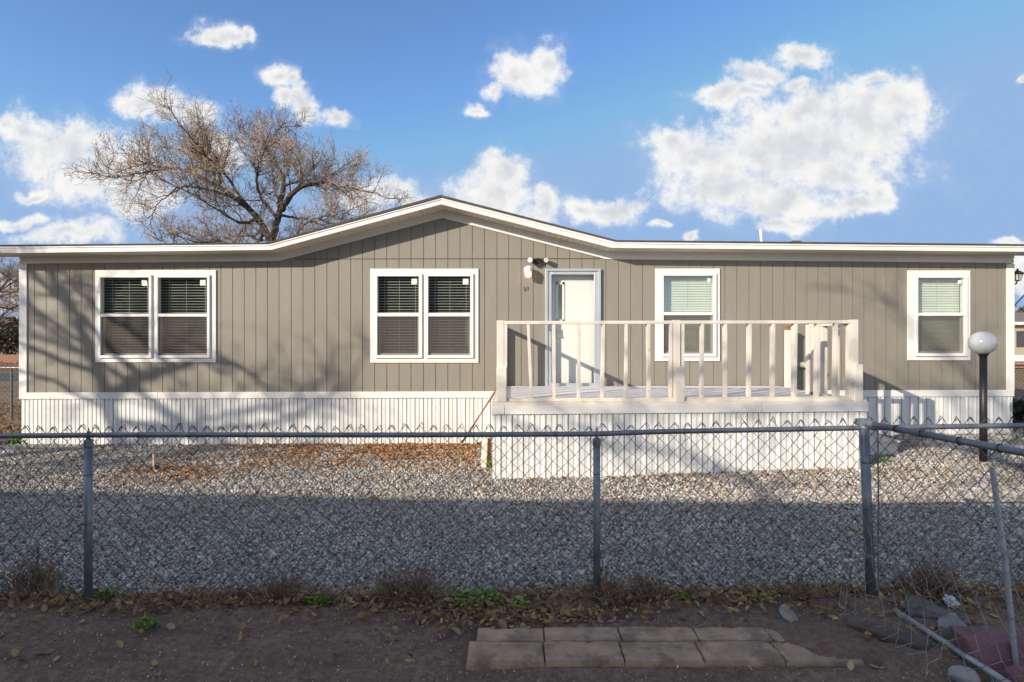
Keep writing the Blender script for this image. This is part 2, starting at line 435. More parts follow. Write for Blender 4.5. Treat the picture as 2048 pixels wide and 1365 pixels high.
go.modifiers.new('scatter', 'NODES').node_group = ng

# concrete path on the right
b_ = MB(); b_.slant(6.6, 16, 8.72, 9.34, gz(6.6, 9) - .1, gz(6.6, 9) + .03, gz(9, 9) - .1, gz(9, 9) + .035)
tag(b_.build('path', M['path'], bevel=.01), 'pale concrete path at the right end of the yard', None, None, 'structure')
b_ = MB(); b_.quad((-300, 26, H - 1.815), (300, 26, H - 1.815), (300, 32.5, H - 1.815), (-300, 32.5, H - 1.815))
tag(b_.build('street', M['asphalt']), 'grey asphalt street behind the home', None, None, 'structure')

# ------------------------------------------------------------------ the home
home = thing('mobile_home', 'long taupe manufactured home with white trim and a low front gable', 'house', (0, YW, gz(0, YW)))
SE = 119.3; YE = F / SE
WL, WR = px(42), px(2025)
grv = list(np.arange(69, 512, 23.3)) + [535, 558, 582.5, 606, 629.6, 653.8, 677.6, 701.4, 725, 749, 773.5, 798, 822, 847, 871, 895.6, 920, 944.7, 969, 994, 1017.6, 1042.5, 1066.5, 1091, 1115, 1139.5, 1164, 1188, 1212, 1237, 1261, 1285, 1308.5, 1332, 1356, 1379.5, 1404, 1427, 1450, 1473.6, 1498, 1521, 1545, 1568, 1591, 1614, 1636, 1660, 1683, 1705.5, 1728, 1750.5, 1772.5, 1794.5, 1817, 1839, 1861.5, 1884, 1906, 1928.5, 1951, 1973.6, 1995]
grx = [px(g) for g in grv]
top_path = [(42, 520), (554, 514), (885, 429), (1217, 511), (2025, 518)]
bot_path = [(42, 790), (2025, 785)]
def interp(path, x, s=S0):
    for (a, ya), (b2, yb) in zip(path[:-1], path[1:]):
        xa, xb = px(a, s), px(b2, s)
        if x <= xb or (b2, yb) == path[-1]:
            return pz(ya + (yb - ya) * (x - xa) / (xb - xa), s)
holes_px = [(197, 430, 546, 721), (746, 952, 544, 721), (1316, 1434, 543, 718), (1822, 1934, 547, 716), (1095, 1196, 545, 771)]
holes = [(px(a), px(b2), pz(d), pz(c)) for a, b2, c, d in holes_px]
gw, gd = .0105, .011
prof = [(WL, 0)]
for g in grx: prof += [(g - gw / 2, 0), (g - gw / 2 + .0015, gd), (g + gw / 2 - .0015, gd), (g + gw / 2, 0)]
prof.append((WR, 0))
cuts = sorted([h[0] for h in holes] + [h[1] for h in holes] + [px(p[0]) for p in top_path[1:-1]])
pp = []
for (xa, ya), (xb, yb) in zip(prof[:-1], prof[1:]):
    pp.append((xa, ya))
    for c in cuts:
        if xa + 1e-4 < c < xb - 1e-4: pp.append((c, ya + (yb - ya) * (c - xa) / (xb - xa)))
pp.append(prof[-1])
b_ = MB()
for (xa, ya), (xb, yb) in zip(pp[:-1], pp[1:]):
    xm = (xa + xb) / 2
    z0a, z0b, z1a, z1b = interp(bot_path, xa), interp(bot_path, xb), interp(top_path, xa), interp(top_path, xb)
    hs = [h for h in holes if h[0] < xm < h[1]]
    A, B = YW + ya, YW + yb
    if hs:
        h = hs[0]
        if h[2] > z0a + .01: b_.quad((xa, A, z0a), (xb, B, z0b), (xb, B, h[2]), (xa, A, h[2]))
        b_.quad((xa, A, h[3]), (xb, B, h[3]), (xb, B, z1b), (xa, A, z1a))
    else:
        b_.quad((xa, A, z0a), (xb, B, z0b), (xb, B, z1b), (xa, A, z1a))
b_.build('wall', M['siding'], home)
YB = 18.0
ZR = H + 2.40; YR = 14.2
b_ = MB()
for x in (WL, WR):
    y0 = YW + .002
    b_.poly([(x, y0, H - 2.1), (x, YB, H - 2.1), (x, YB, H + 1.55), (x, YR, ZR - .06), (x, y0, H + 1.53)])
b_.quad((WL, YB, H - 2.1), (WR, YB, H - 2.1), (WR, YB, H + 1.55), (WL, YB, H + 1.55))
o = b_.build('wall', M['sidewall'], home)
b_ = MB(); b_.box(WL + .05, WR - .05, YW + 2.6, YW + 2.65, H - .8, H + 1.4); b_.box(WL + .05, WR - .05, YW + .1, YW + 2.6, H - .85, H - .8)
b_.build('interior', M['room'], home)
# flashing joint line under the gable panel
b_ = MB(); b_.slant(px(590), px(1200), YW - .004, YW + .004, pz(519.5), pz(517.6), pz(518.5), pz(516.6)); b_.build('flashing', M['flash'], home)


def path_strip(mb, top, bot, s, y0, y1, mi=0):
    P = [(px(a, s), pz(b2, s)) for a, b2 in top]; Q = [(px(a, s), pz(b2, s)) for a, b2 in bot]
    for (p0, p1, q0, q1) in zip(P[:-1], P[1:], Q[:-1], Q[1:]):
        mb.quad((q0[0], y0, q0[1]), (q1[0], y0, q1[1]), (p1[0], y0, p1[1]), (p0[0], y0, p0[1]), mi)
        mb.quad((p0[0], y0, p0[1]), (p1[0], y0, p1[1]), (p1[0], y1, p1[1]), (p0[0], y1, p0[1]), mi)
        mb.quad((q1[0], y0, q1[1]), (q0[0], y0, q0[1]), (q0[0], y1, q0[1]), (q1[0], y1, q1[1]), mi)
    for i in (0, -1):
        mb.quad((P[i][0], y0, P[i][1]), (P[i][0], y1, P[i][1]), (Q[i][0], y1, Q[i][1]), (Q[i][0], y0, Q[i][1]), mi)


EL, ER = -58, 2126           # eave ends, in photo pixels at the eave distance
fasc_t = [(EL, 493.8), (537, 488.5), (882, 396), (1230, 484), (ER, 493)]
fasc_m = [(EL, 497.5), (538.5, 492), (882, 399.5), (1228, 488), (ER, 496.5)]
fasc_b = [(EL, 507.5), (543, 500), (882, 409), (1223, 496), (ER, 504.5)]
b_ = MB(); path_strip(b_, fasc_m, fasc_b, SE, YE, YE + .025); path_strip(b_, fasc_t, fasc_m, SE, YE - .012, YE + .025)
b_.build('fascia', M['trim'], home)
shing_t = [(EL, 491.2), (535, 486), (882, 391), (1233, 481.2), (ER, 490)]
b_ = MB(); path_strip(b_, shing_t, [(a, b2 - .2) for a, b2 in fasc_t], SE, YE - .03, YE + .05)
def E(i): a, c = shing_t[i]; return Vector((px(a, SE), YE - .03, pz(c, SE)))
xl, xr = E(0).x, E(4).x
Q = Vector((E(2).x, YR, ZR)); RL, RR = Vector((xl, YR, ZR)), Vector((xr, YR, ZR)); BL, BR = Vector((xl, YB + .4, H + 1.62)), Vector((xr, YB + .4, H + 1.62))
b_.poly([E(0), E(1), Q, RL]); b_.poly([E(1), E(2), Q]); b_.poly([E(2), E(3), Q]); b_.poly([E(3), E(4), RR, Q]); b_.poly([RL, RR, BR, BL])
roof = b_.build('roof', M['shingle'], home)
b_ = MB(); b_.tube([W(1523.5, 492, 12.0), W(1521.5, 459, 12.0)], .033, 14); b_.build('vent_pipe', M['vent'], roof, smooth=False)
b_ = MB(); b_.lathe(W(1523.5, 486.5, 12.0), [(.07, -.02), (.065, .0), (.036, .025)], 14); b_.build('vent_boot', M['flash'], roof)
b_ = MB(); c = W(1590, 489, 12.0)
b_.hexa([(c.x - .16, 11.85, c.z - .03), (c.x + .16, 11.85, c.z - .03), (c.x + .16, 12.15, c.z - .03), (c.x - .16, 12.15, c.z - .03), (c.x - .08, 11.93, c.z + .065), (c.x + .08, 11.93, c.z + .065), (c.x + .08, 12.07, c.z + .065), (c.x - .08, 12.07, c.z + .065)])
b_.build('roof_vent', M['shingle'], roof)
# soffit: vinyl panels with a dark lock every 0.1 m
b_ = MB()
sp_path = fasc_b
x = xl; step = .1045
corners = [px(p[0], SE) for p in sp_path]
def zs(x): return interp(sp_path, x, SE)
xs = [xl + .001]
while xs[-1] < xr - .2: xs.append(xs[-1] + step)
for xa in xs[:-1]:
    pts_ = [(xa, 0), (xa + .088, 0), (xa + .090, .012), (xa + .1005, .012), (xa + step, 0)]
    for (p, q) in zip(pts_[:-1], pts_[1:]):
        sub = [p] + [(c, p[1] + (q[1] - p[1]) * (c - p[0]) / (q[0] - p[0])) for c in corners if p[0] < c < q[0]] + [q]
        for (p2, q2) in zip(sub[:-1], sub[1:]):
            za, zb = zs(p2[0]) + .004 + p2[1], zs(q2[0]) + .004 + q2[1]
            b_.quad((p2[0], YE + .02, za), (p2[0], YW + .02, za), (q2[0], YW + .02, zb), (q2[0], YE + .02, zb))
b_.build('soffit', M['soffit'], home)
fr_t = [(42, 510), (548, 506), (885, 418), (1223, 502), (2025, 509)]
fr_m = [(42, 518), (553, 514.5), (885, 428), (1219, 510.5), (2025, 517.5)]
fr_b = [(41, 528), (560, 522.5), (885, 436.6), (1212.5, 519), (2026, 526.5)]
b_ = MB(); path_strip(b_, fr_m, fr_b, S0, YW - .022, YW + .0); path_strip(b_, fr_t, fr_m, S0, YW - .036, YW + .0); b_.build('frieze_board', M['frieze'], home)
for (a, c, s_) in ((42, 55, -1), (2012, 2025, 1)):
    b_ = MB()
    zt = pz(528); zb = pz(786)
    b_.box(px(a) - (.02 if s_ < 0 else 0), px(c) + (.02 if s_ > 0 else 0), YW - .02, YW + .0, zb, zt)
    xx = px(a) - .02 if s_ < 0 else px(c)
    b_.box(xx, xx + .02, YW + .002, YW + .1, zb, zt)
    b_.build('corner_board', M['trim'], home, bevel=.003)
# skirting: ribbed vinyl below a band
def skirt(mb, x0, x1, yf, zb, zt, per=.147, dirn=(1, 0), shift=0):
    d = .028
    k = 0; x = x0 - shift
    while x < x1:
        q = [(0, 0), (.052, 0), (.064, d * .3), (.098, d * .3), (.108, 0), (.1255, 0), (.126, d), (.1415, d), (.142, 0), (per, 0)]
        for (p0, p1) in zip(q[:-1], q[1:]):
            a, c = max(x + p0[0], x0), min(x + p1[0], x1)
            if c <= a + 1e-6: continue
            v_ = 1 if (k % 3 == 1 and .05 < p0[0] < .1) else 0
            def P(t, dep, z): return (t, yf + dep, z) if dirn == (1, 0) else (yf + dep, t, z)
            mb.quad(P(a, p0[1], zb), P(c, p1[1], zb), P(c, p1[1], zt), P(a, p0[1], zt), v_)
        x += per; k += 1
b_ = MB(); skirt(b_, WL + .02, WR - .01, YW - .012, H - 2.1, pz(792)); b_.build('skirting', [M['skirt'], M['vented']], home)
b_ = MB()
jx = [41, 318, 703, 1010, 1420, 1800, 2026]
for a, c in zip(jx[:-1], jx[1:]):
    yl, yr = 785.5 - 5.5 * a / 2025, 785.5 - 5.5 * c / 2025
    b_.slant(px(a), px(c) - .004, YW - .034, YW + .001, pz(yl + 13), pz(yl), pz(yr + 13), pz(yr))
b_.build('skirting_band', M['trim'], home, bevel=.004)


def window(tr, units, up, rail, low, fb, closed, stickers):
    """tr: trim box; units: (frame x0, x1, glass x0, x1); up/low: glass rows; rail row; fb: frame bottom"""
    x0, x1, y0, y1 = tr
    ix0, ix1 = units[0][0], units[-1][1]
    b = MB(); yf = YW - .022
    it, ib = up[0] - 5, fb + .6
    b.box(px(x0), px(x1), yf, YW, pz(it), pz(y0))
    b.box(px(x0), px(x1), yf, YW, pz(y1), pz(ib))
    b.box(px(x0), px(ix0) + .01, yf, YW, pz(ib), pz(it)); b.box(px(ix1) - .01, px(x1), yf, YW, pz(ib), pz(it))
    for u, v2 in zip(units[:-1], units[1:]): b.box(px(u[1]) - .01, px(v2[0]) + .01, yf, YW, pz(ib), pz(it))
    win = b.build('window', M['trim'], home, bevel=.003)
    for (a, c, g0, g1) in units:
        b = MB(); fy0, fy1 = YW - .052, YW + .05
        b.box(px(a), px(c), fy0, fy1, pz(up[0]), pz(up[0] - 5)); b.box(px(a), px(c), fy0, fy1, pz(fb), pz(low[1]))
        b.box(px(a), px(g0), fy0, fy1, pz(low[1]), pz(up[0])); b.box(px(g1), px(c), fy0, fy1, pz(low[1]), pz(up[0]))
        b.box(px(g0) - .002, px(g1) + .002, YW - .046, YW + .02, pz(rail[1]), pz(rail[0]))
        b.box(px(g0), px(g0) + .028, YW - .005, YW + .045, pz(low[1]), pz(rail[1])); b.box(px(g1) - .028, px(g1), YW - .005, YW + .045, pz(low[1]), pz(rail[1]))
        b.box(px(g0) + .028, px(g1) - .028, YW - .005, YW + .045, pz(low[1]), pz(low[1] - 4))
        b.build('sash', M['vinyl'], win, bevel=.003)
        b = MB(); yy = YW - .03; b.quad((px(g0), yy, pz(up[1])), (px(g1), yy, pz(up[1])), (px(g1), yy, pz(up[0])), (px(g0), yy, pz(up[0]))); b.build('pane', M['glass'], win)
        b = MB(); yy = YW + .015; b.quad((px(g0), yy, pz(low[1])), (px(g1), yy, pz(low[1])), (px(g1), yy, pz(low[0])), (px(g0), yy, pz(low[0]))); b.build('pane', M['glass'], win)
        b = MB(); yy = YW - .024; b.quad((px(g0), yy, pz(low[1])), (px(g1), yy, pz(low[1])), (px(g1), yy, pz(low[0])), (px(g0), yy, pz(low[0]))); b.build('insect_screen', M['screen'], win)
        b = MB(); z = pz(low[1]) + .02; sl = .049 if closed == 0 else .044; tilt = .12 if closed == 0 else 1.12
        bx0, bx1 = px(g0) - .03, px(g1) + .03; yb = YW + .105; dp = .025
        while z < pz(up[0]) - .01:
            e = random.gauss(0, .0012)
            dy, dz = dp * math.cos(tilt), dp * math.sin(tilt)
            for k in (0,):
                b.hexa([(bx0, yb - dy, z - dz + e), (bx1, yb - dy, z - dz - e), (bx1, yb + dy, z + dz - e), (bx0, yb + dy, z + dz + e),
                        (bx0, yb - dy, z - dz + e + .006), (bx1, yb - dy, z - dz - e + .006), (bx1, yb + dy, z + dz - e + .0035), (bx0, yb + dy, z + dz + e + .0035)])
            z += sl
        for t in (.17, .5, .86):
            xx = bx0 + (bx1 - bx0) * t; b.box(xx - .0016, xx + .0016, yb - .03, yb - .028, pz(low[1]), pz(up[0]))
        b.build('blind', M['blind'] if closed == 0 else M['blind_g'], win)  # closed slats have their own duller colour
        if stickers:
            sx_ = g1 - (15 if stickers == 1 else 12); b = MB()
            sw = 11 if stickers == 1 else 7
            a0, a1, b0, b1 = px(sx_), px(sx_ + sw), pz(up[0] + 5 + sw), pz(up[0] + 5); sk = random.uniform(-.006, .006)
            b.quad((a0, YW - .0325, b0), (a1, YW - .0325, b0 + sk), (a1 + sk, YW - .0325, b1 + sk), (a0 + sk, YW - .0325, b1)); b.build('label_sticker', M['paper'], win)
    return win


window((192, 433, 541, 725), [(200.8, 306, 204.7, 301), (315, 422, 318.8, 417)], (556, 628), (628, 634), (634, 711), 716.2, 0, 1)
window((741, 957, 538, 726), [(751.5, 844.8, 755.8, 838.5), (853, 947, 857, 941)], (553.5, 626.5), (626.5, 633.5), (633.5, 710.6), 716.4, 0, 1)
window((1309.5, 1439, 537.8, 722.5), [(1322, 1431, 1326, 1425)], (552.5, 625), (625, 631), (631, 707.5), 713.5, 1, 2)
window((1814, 1939, 541.5, 721), [(1828, 1931, 1832.5, 1924.5)], (556.5, 626.5), (626.5, 632.5), (632.5, 707), 713, 1, 2)

# storm door and front door
b_ = MB(); y0 = YW - .045
b_.box(px(1090.5), px(1095.5), y0, YW + .02, pz(773.5), pz(543)); b_.box(px(1195.5), px(1201), y0 - .005, YW + .02, pz(773.5), pz(543)); b_.box(px(1090.5), px(1201), y0 - .008, YW + .02, pz(543), pz(538.5))
door = b_.build('storm_door', M['alu'], home, bevel=.003)
b_ = MB(); y0 = YW - .028
b_.box(px(1096), px(1103), y0, y0 + .03, pz(773), pz(543.3)); b_.box(px(1187.5), px(1195.2), y0, y0 + .03, pz(773), pz(543.3))
b_.box(px(1103), px(1187.5), y0, y0 + .03, pz(550), pz(543.3)); b_.box(px(1103), px(1187.5), y0, y0 + .03, pz(773), pz(766.5))
b_.build('door_frame', M['alu'], door, bevel=.006)
b_ = MB(); yy = YW - .012; b_.quad((px(1103), yy, pz(766.5)), (px(1187.5), yy, pz(766.5)), (px(1187.5), yy, pz(550)), (px(1103), yy, pz(550))); b_.build('pane', M['doorglass'], door)
b_ = MB(); b_.box(px(1098.5), px(1100.5), y0 - .045, y0 - .03, pz(663), pz(648)); b_.box(px(1098.8), px(1100.2), y0 - .032, y0, pz(651), pz(649)); b_.box(px(1098.8), px(1100.2), y0 - .032, y0, pz(662), pz(660)); b_.build('handle', M['black'], door, bevel=.003)
b_ = MB(); dy = YW + .135
b_.box(px(1094), px(1117), dy, dy + .045, pz(772), pz(540)); b_.box(px(1126), px(1197), dy, dy + .045, pz(772), pz(540)); b_.box(px(1117), px(1126), dy, dy + .045, pz(568), pz(540)); b_.box(px(1117), px(1126), dy, dy + .045, pz(772), pz(639))
for (a, c, d, e) in ((1113, 1117.4, 563, 644), (1125.6, 1130, 563, 644), (1113, 1130, 563, 568.2), (1113, 1130, 638.8, 644)): b_.box(px(a), px(c), dy - .015, dy + .001, pz(e), pz(d))
fd = b_.build('front_door', M['door'], home, bevel=.002)
b_ = MB(); b_.quad((px(1117), dy + .02, pz(639)), (px(1126), dy + .02, pz(639)), (px(1126), dy + .02, pz(568)), (px(1117), dy + .02, pz(568))); b_.build('pane', M['glass'], fd)
b_ = MB()
c = Vector((px(1112), dy, pz(672))); b_.tube([c, c + Vector((0, -.05, 0))], .026, 12); b_.tube([c + Vector((0, -.05, 0)), c + Vector((.09, -.055, -.01))], .011, 8)
b_.build('handle', M['alu'], fd); b_ = MB(); b_.tube([c + Vector((0, 0, .10)), c + Vector((0, -.03, .10))], .028, 12); b_.build('deadbolt', M['alu'], fd)

# lights on the wall by the door
b_ = MB(); c = Vector((px(1057), YW, pz(548)))
b_.tube([c + Vector((0, 0, .035)), c + Vector((0, -.045, .035))], .06, 16)
b_.tube([c + Vector((0, -.035, .05)), c + Vector((-.01, -.14, .055))], [.055, .07], 16)
b_.lathe(c + Vector((-.01, -.15, .0)), [(.072, .015), (.076, .05), (.07, .085), (.03, .1)], 18)
pl = b_.build('porch_light', M['door'], home, smooth=False, bevel=.003)
b_ = MB(); b_.lathe(c + Vector((-.01, -.15, 0)), [(.03, -.085), (.056, -.075), (.066, -.03), (.068, .02)], 18); b_.build('lamp_glass', M['lampglass'], pl, smooth=True)
b_ = MB(); b_.lathe(c + Vector((-.01, -.15, -.01)), [(.008, -.045), (.024, -.035), (.03, -.01), (.016, .03)], 12); b_.build('bulb', M['bulb'], pl, smooth=True)
b_ = MB(); c = Vector((px(1074), YW, pz(523)))
b_.obox(c + Vector((0, -.05, .0)), (.11, .09, .085), (.2, 0, 0)); b_.tube([c, c + Vector((0, -.06, 0))], .05, 12)
b_.tube([c + Vector((-.05, -.06, .01)), c + Vector((-.10, -.08, .01))], .014, 8); b_.tube([c + Vector((.05, -.06, .01)), c + Vector((.10, -.08, .01))], .014, 8)
b_.tube([c + Vector((-.11, -.05, .012)), c + Vector((-.125, -.16, -.0))], [.035, .048], 12); b_.tube([c + Vector((.12, -.05, .012)), c + Vector((.15, -.15, -.0))], [.035, .048], 12)
fl = b_.build('flood_light', M['black'], home, bevel=.004)
for (p, q) in (((-.125, -.16, 0), (-.1275, -.168, -.001)), ((.15, -.15, 0), (.1525, -.158, -.001))): 
    b_ = MB(); b_.tube([c + Vector(p), c + Vector(q)], .043, 12)
    b_.build('lens', M['vinyl'], fl)
cu = bpy.data.curves.new('num', 'FONT'); cu.body = '21'; cu.size = .105; cu.extrude = .004; cu.align_x = 'CENTER'
tmp = bpy.data.objects.new('num', cu); COL.objects.link(tmp); bpy.context.view_layer.update()
me = bpy.data.meshes.new_from_object(tmp.evaluated_get(bpy.context.evaluated_depsgraph_get())); bpy.data.objects.remove(tmp)
me.materials.clear(); me.materials.append(M['number'])
o = bpy.data.objects.new('house_number', me); COL.objects.link(o); o.parent = home
o.location = Vector((px(1053), YW - .008, pz(582))) - home.location; o.rotation_euler = (math.radians(90), math.radians(-10), 0)
# dryer vent elbow
b_ = MB(); c = Vector((px(1600), YW, pz(730)))
b_.tube([c, c + Vector((.02, -.13, .002)), c + Vector((.05, -.19, -.004)), c + Vector((.10, -.22, -.02)), c + Vector((.16, -.225, -.045))], .052, 16, cap=False)
b_.tube([c + Vector((.155, -.225, -.043)), c + Vector((.175, -.226, -.051))], .062, 16, cap=False)
dv = b_.build('dryer_vent', M['rust_vent'], home, smooth=True)
b_ = MB(); b_.tube([c + Vector((.145, -.225, -.04)), c + Vector((.15, -.225, -.042))], .051, 16); b_.build('mouth_shade', M['black'], dv)  # black disc stands in for the shade inside the open pipe mouth
# lantern on the end wall, and a metal strut
b_ = MB(); c = Vector((WR + .185, YW + .11, pz(556, 112.5)))
b_.tube([(WR, c.y, c.z - .12), (WR + .08, c.y, c.z - .13), (WR + .16, c.y, c.z - .11), (WR + .185, c.y, c.z - .05)], .012, 8); b_.obox((WR + .012, c.y, c.z - .10), (.02, .09, .16), (0, 0, 0))
b_.lathe(c, [(.035, -.06), (.05, -.05), (.05, -.045)], 6); b_.lathe(c, [(.10, .06), (.115, .065), (.05, .11), (.02, .125), (.012, .16)], 6)
for k in range(6):
    a = k * math.pi / 3; b_.tube([c + Vector((.048 * math.cos(a), .048 * math.sin(a), -.05)), c + Vector((.085 * math.cos(a), .085 * math.sin(a), .065))], .005, 4)
la = b_.build('lantern', M['black'], home)
b_ = MB(); b_.lathe(c, [(.042, -.05), (.078, .06)], 6); b_.build('lamp_glass', M['lampglass'], la)
b_ = MB(); b_.tube([W(2022, 618, 10.6), W(2026, 614.5, 10.6), W(2075, 563, 10.6)], .014, 6); b_.tube([W(2024, 617, 10.6), W(2025.5, 622.5, 10.6)], .016, 6); b_.build('strut', M['galv'], home)

# ------------------------------------------------------------------ deck
SD = 152.0; YD = F / SD
DL, DR = px(985, SD), px(1732, SD)
deck = thing('wooden_deck', 'white railed wooden deck with ribbed white skirting in front of the door', 'deck', (2.2, YD, gz(2.2, YD)))
ZF = H - .787
b_ = MB(); y = YD + .03
while y < YW - .05:
    b_.box(DL + .03, DR - .03, y, min(y + .136, YW - .04), ZF - .035, ZF); y += .1405
b_.build('floor', M['deck_floor'], deck, bevel=.003)
b_ = MB(); b_.slant(DL - .005, DR + .0, YD - .03, YD + .03, pz(811, SD), pz(803.5, SD), pz(804, SD), pz(800.5, SD)); b_.box(DL, DL + .04, YD + .03, YW - .04, ZF - .1, ZF - .002); b_.box(DR - .04, DR, YD + .03, YW - .04, ZF - .1, ZF - .002)
b_.build('rim_board', M['rim'], deck, bevel=.004)
b_ = MB()
bt = lambda x: 811.0 - 7.0 * (x - 985) / 747; bb = lambda x: 829 - 6.5 * (x - 985) / 747
for a, c in ((983, 1009), (1009.7, 1521), (1521.7, 1733)):
    b_.slant(px(a, SD), px(c, SD), YD - .045, YD - .002, pz(bb(a), SD), pz(bt(a), SD), pz(bb(c), SD), pz(bt(c), SD))
b_.box(DL - .015, DL, YD, YW - .05, pz(829, SD), pz(811, SD)); b_.box(DR, DR + .015, YD, YW - .05, pz(823, SD), pz(804.5, SD))
b_.build('skirting_band', M['trim'], deck, bevel=.005)
b_ = MB(); skirt(b_, DL, DR, YD - .02, H - 2.0, pz(822, SD), shift=.02)
b_.build('skirting', [M['skirt'], M['vented']], deck)
for x in (DL + .002, DR - .002):
    b_ = MB(); t = YD
    while t < YW - .06:
        t2 = min(t + .147, YW - .05); xo = x
        b_.quad((xo, t, H - 2), (xo, t + .11, H - 2), (xo, t + .11, ZF - .1), (xo, t, ZF - .1)); xi = x + (.02 if x < 0 else -.02)
        b_.quad((xo, t + .11, H - 2), (xi, t + .12, H - 2), (xi, t + .12, ZF - .1), (xo, t + .11, ZF - .1)); b_.quad((xi, t + .12, H - 2), (xo, t2, H - 2), (xo, t2, ZF - .1), (xi, t + .12, ZF - .1)); t = t2
    b_.build('skirting', M['skirt'], deck)
def rail_top(x): return 641.8 - .0022 * (x - 1000)
# posts
for (a, c, lo_, lx0, lx1) in ((993.5, 1008, 735, 993, 1013), (1347, 1361, 733, 1349.5, 1368), (1703.5, 1717, 729, 1707, 1723)):
    b_ = MB(); b_.box(px(a, SD), px(c, SD), YD - .0, YD + .09, ZF, pz(rail_top(a) - .6, SD))
    b_.box(px(lx0, SD), px(lx1, SD), YD - .036, YD - .002, pz(804, SD), pz(lo_, SD))
    b_.build('post', M['wood_white'], deck, bevel=.004)
for a, c in ((1006, 1347.5), (1361, 1703)):
    b_ = MB(); b_.slant(px(a, SD), px(c, SD), YD + .0, YD + .092, pz(rail_top(a) + 7.2, SD), pz(rail_top(a) + .6, SD), pz(rail_top(c) + 7.2, SD), pz(rail_top(c) + .6, SD))
    b_.build('top_rail', M['wood_white'], deck, bevel=.004)
for a, c in ((1008, 1347), (1361, 1703.5)):
    b_ = MB(); b_.slant(px(a, SD), px(c, SD), YD - .002, YD + .088, pz(803.2 - .003 * (a - 1008), SD), pz(797.6 - .006 * (a - 1008), SD), pz(803.2 - .003 * (c - 1008), SD), pz(797.6 - .006 * (c - 1008), SD))
    b_.build('bottom_rail', M['rim'], deck, bevel=.004)
for (t, bo) in ((1011, 1011), (1057, 1063), (1108, 1109), (1158.5, 1158), (1207.5, 1205), (1253.5, 1252.5), (1297.5, 1299), (1343.5, 1342.5), (1367, 1366.5), (1406, 1404.5), (1452, 1452), (1501, 1499.5), (1548, 1547.5), (1592, 1591), (1638.5, 1635.5), (1674.5, 1673), (1702, 1701)):
    b_ = MB(); hw = .0195
    zt, zb = pz(rail_top(t) + 7.4, SD), pz(797.8 - .006 * (t - 1008), SD)
    xt, xb = px(t, SD), px(bo, SD); tw = random.uniform(-.006, .006)
    b_.hexa([(xb - hw, YD + .003, zb), (xb + hw, YD + .003, zb), (xb + hw, YD + .086, zb), (xb - hw, YD + .086, zb), (xt - hw + tw, YD + .003, zt), (xt + hw + tw, YD + .003, zt), (xt + hw - tw, YD + .086, zt), (xt - hw - tw, YD + .086, zt)])
    b_.build('baluster', M['wood_white'], deck, bevel=.003)
ZT = pz(642.5, SD)
# left side rail up to the wall
xs_ = px(1001, SD)
b_ = MB(); b_.box(xs_ - .04, xs_ + .05, YD + .092, YW - .03, ZT - .05, ZT - .008); b_.build('top_rail', M['wood_white'], deck, bevel=.004)
b_ = MB(); b_.box(xs_ - .04, xs_ + .05, YD + .092, YW - .03, ZF + .002, ZF + .04); b_.build('bottom_rail', M['rim'], deck, bevel=.004)
for t in (YD + .5, YD + .85, YD + 1.2, YD + 1.55, YD + 1.9):
    b_ = MB(); b_.box(xs_ - .038, xs_ + .048, t, t + .04, ZF + .04, ZT - .05); b_.build('baluster', M['wood_white'], deck, bevel=.003)
b_ = MB(); b_.box(xs_ - .042, xs_ + .05, YW - .14, YW - .04, ZF, ZT - .052); b_.build('post', M['wood_white'], deck, bevel=.004)
# right side rail to the stair opening
xr_ = px(1703, SD)
b_ = MB(); b_.box(xr_ - .07, xr_ + .02, YD + .092, YD + .93, ZT - .052, ZT - .012); b_.build('top_rail', M['wood_white'], deck, bevel=.004)
b_ = MB(); b_.box(xr_ - .07, xr_ + .02, YD + .092, YD + .93, ZF + .002, ZF + .04); b_.build('bottom_rail', M['rim'], deck, bevel=.004)
for t in (YD + .30, YD + .60):
    b_ = MB(); b_.box(xr_ - .066, xr_ + .018, t, t + .04, ZF + .04, ZT - .052); b_.build('baluster', M['wood_white'], deck, bevel=.003)
b_ = MB(); b_.box(xr_ - .07, xr_ + .02, YD + .80, YD + .89, ZF, ZT - .053); b_.build('post', M['wood_white'], deck, bevel=.004); b_ = MB(); b_.box(xr_ - .07, xr_ + .02, YD + .95, YD + 1.04, ZF, ZT - .02); b_.build('post', M['wood_white'], deck, bevel=.004)
# short post by the wall with a bare top
b_ = MB(); a0, a1 = px(1571, 116.7), px(1583.5, 116.7); b_.box(a0, a1, 9.70, 9.80, gz(a0, 9.7) - .2, pz(660, 116.7)); p_ = b_.build('post', M['wood_white'], deck, bevel=.003)
b_ = MB(); b_.box(a0 - .008, a1 + .008, 9.69, 9.81, pz(660, 116.7), pz(655, 116.7)); b_.obox((a0 + .05, 9.75, pz(653.5, 116.7)), (.10, .10, .02), (0, .1, .2)); b_.build('post_cap', M['barewood'], p_)

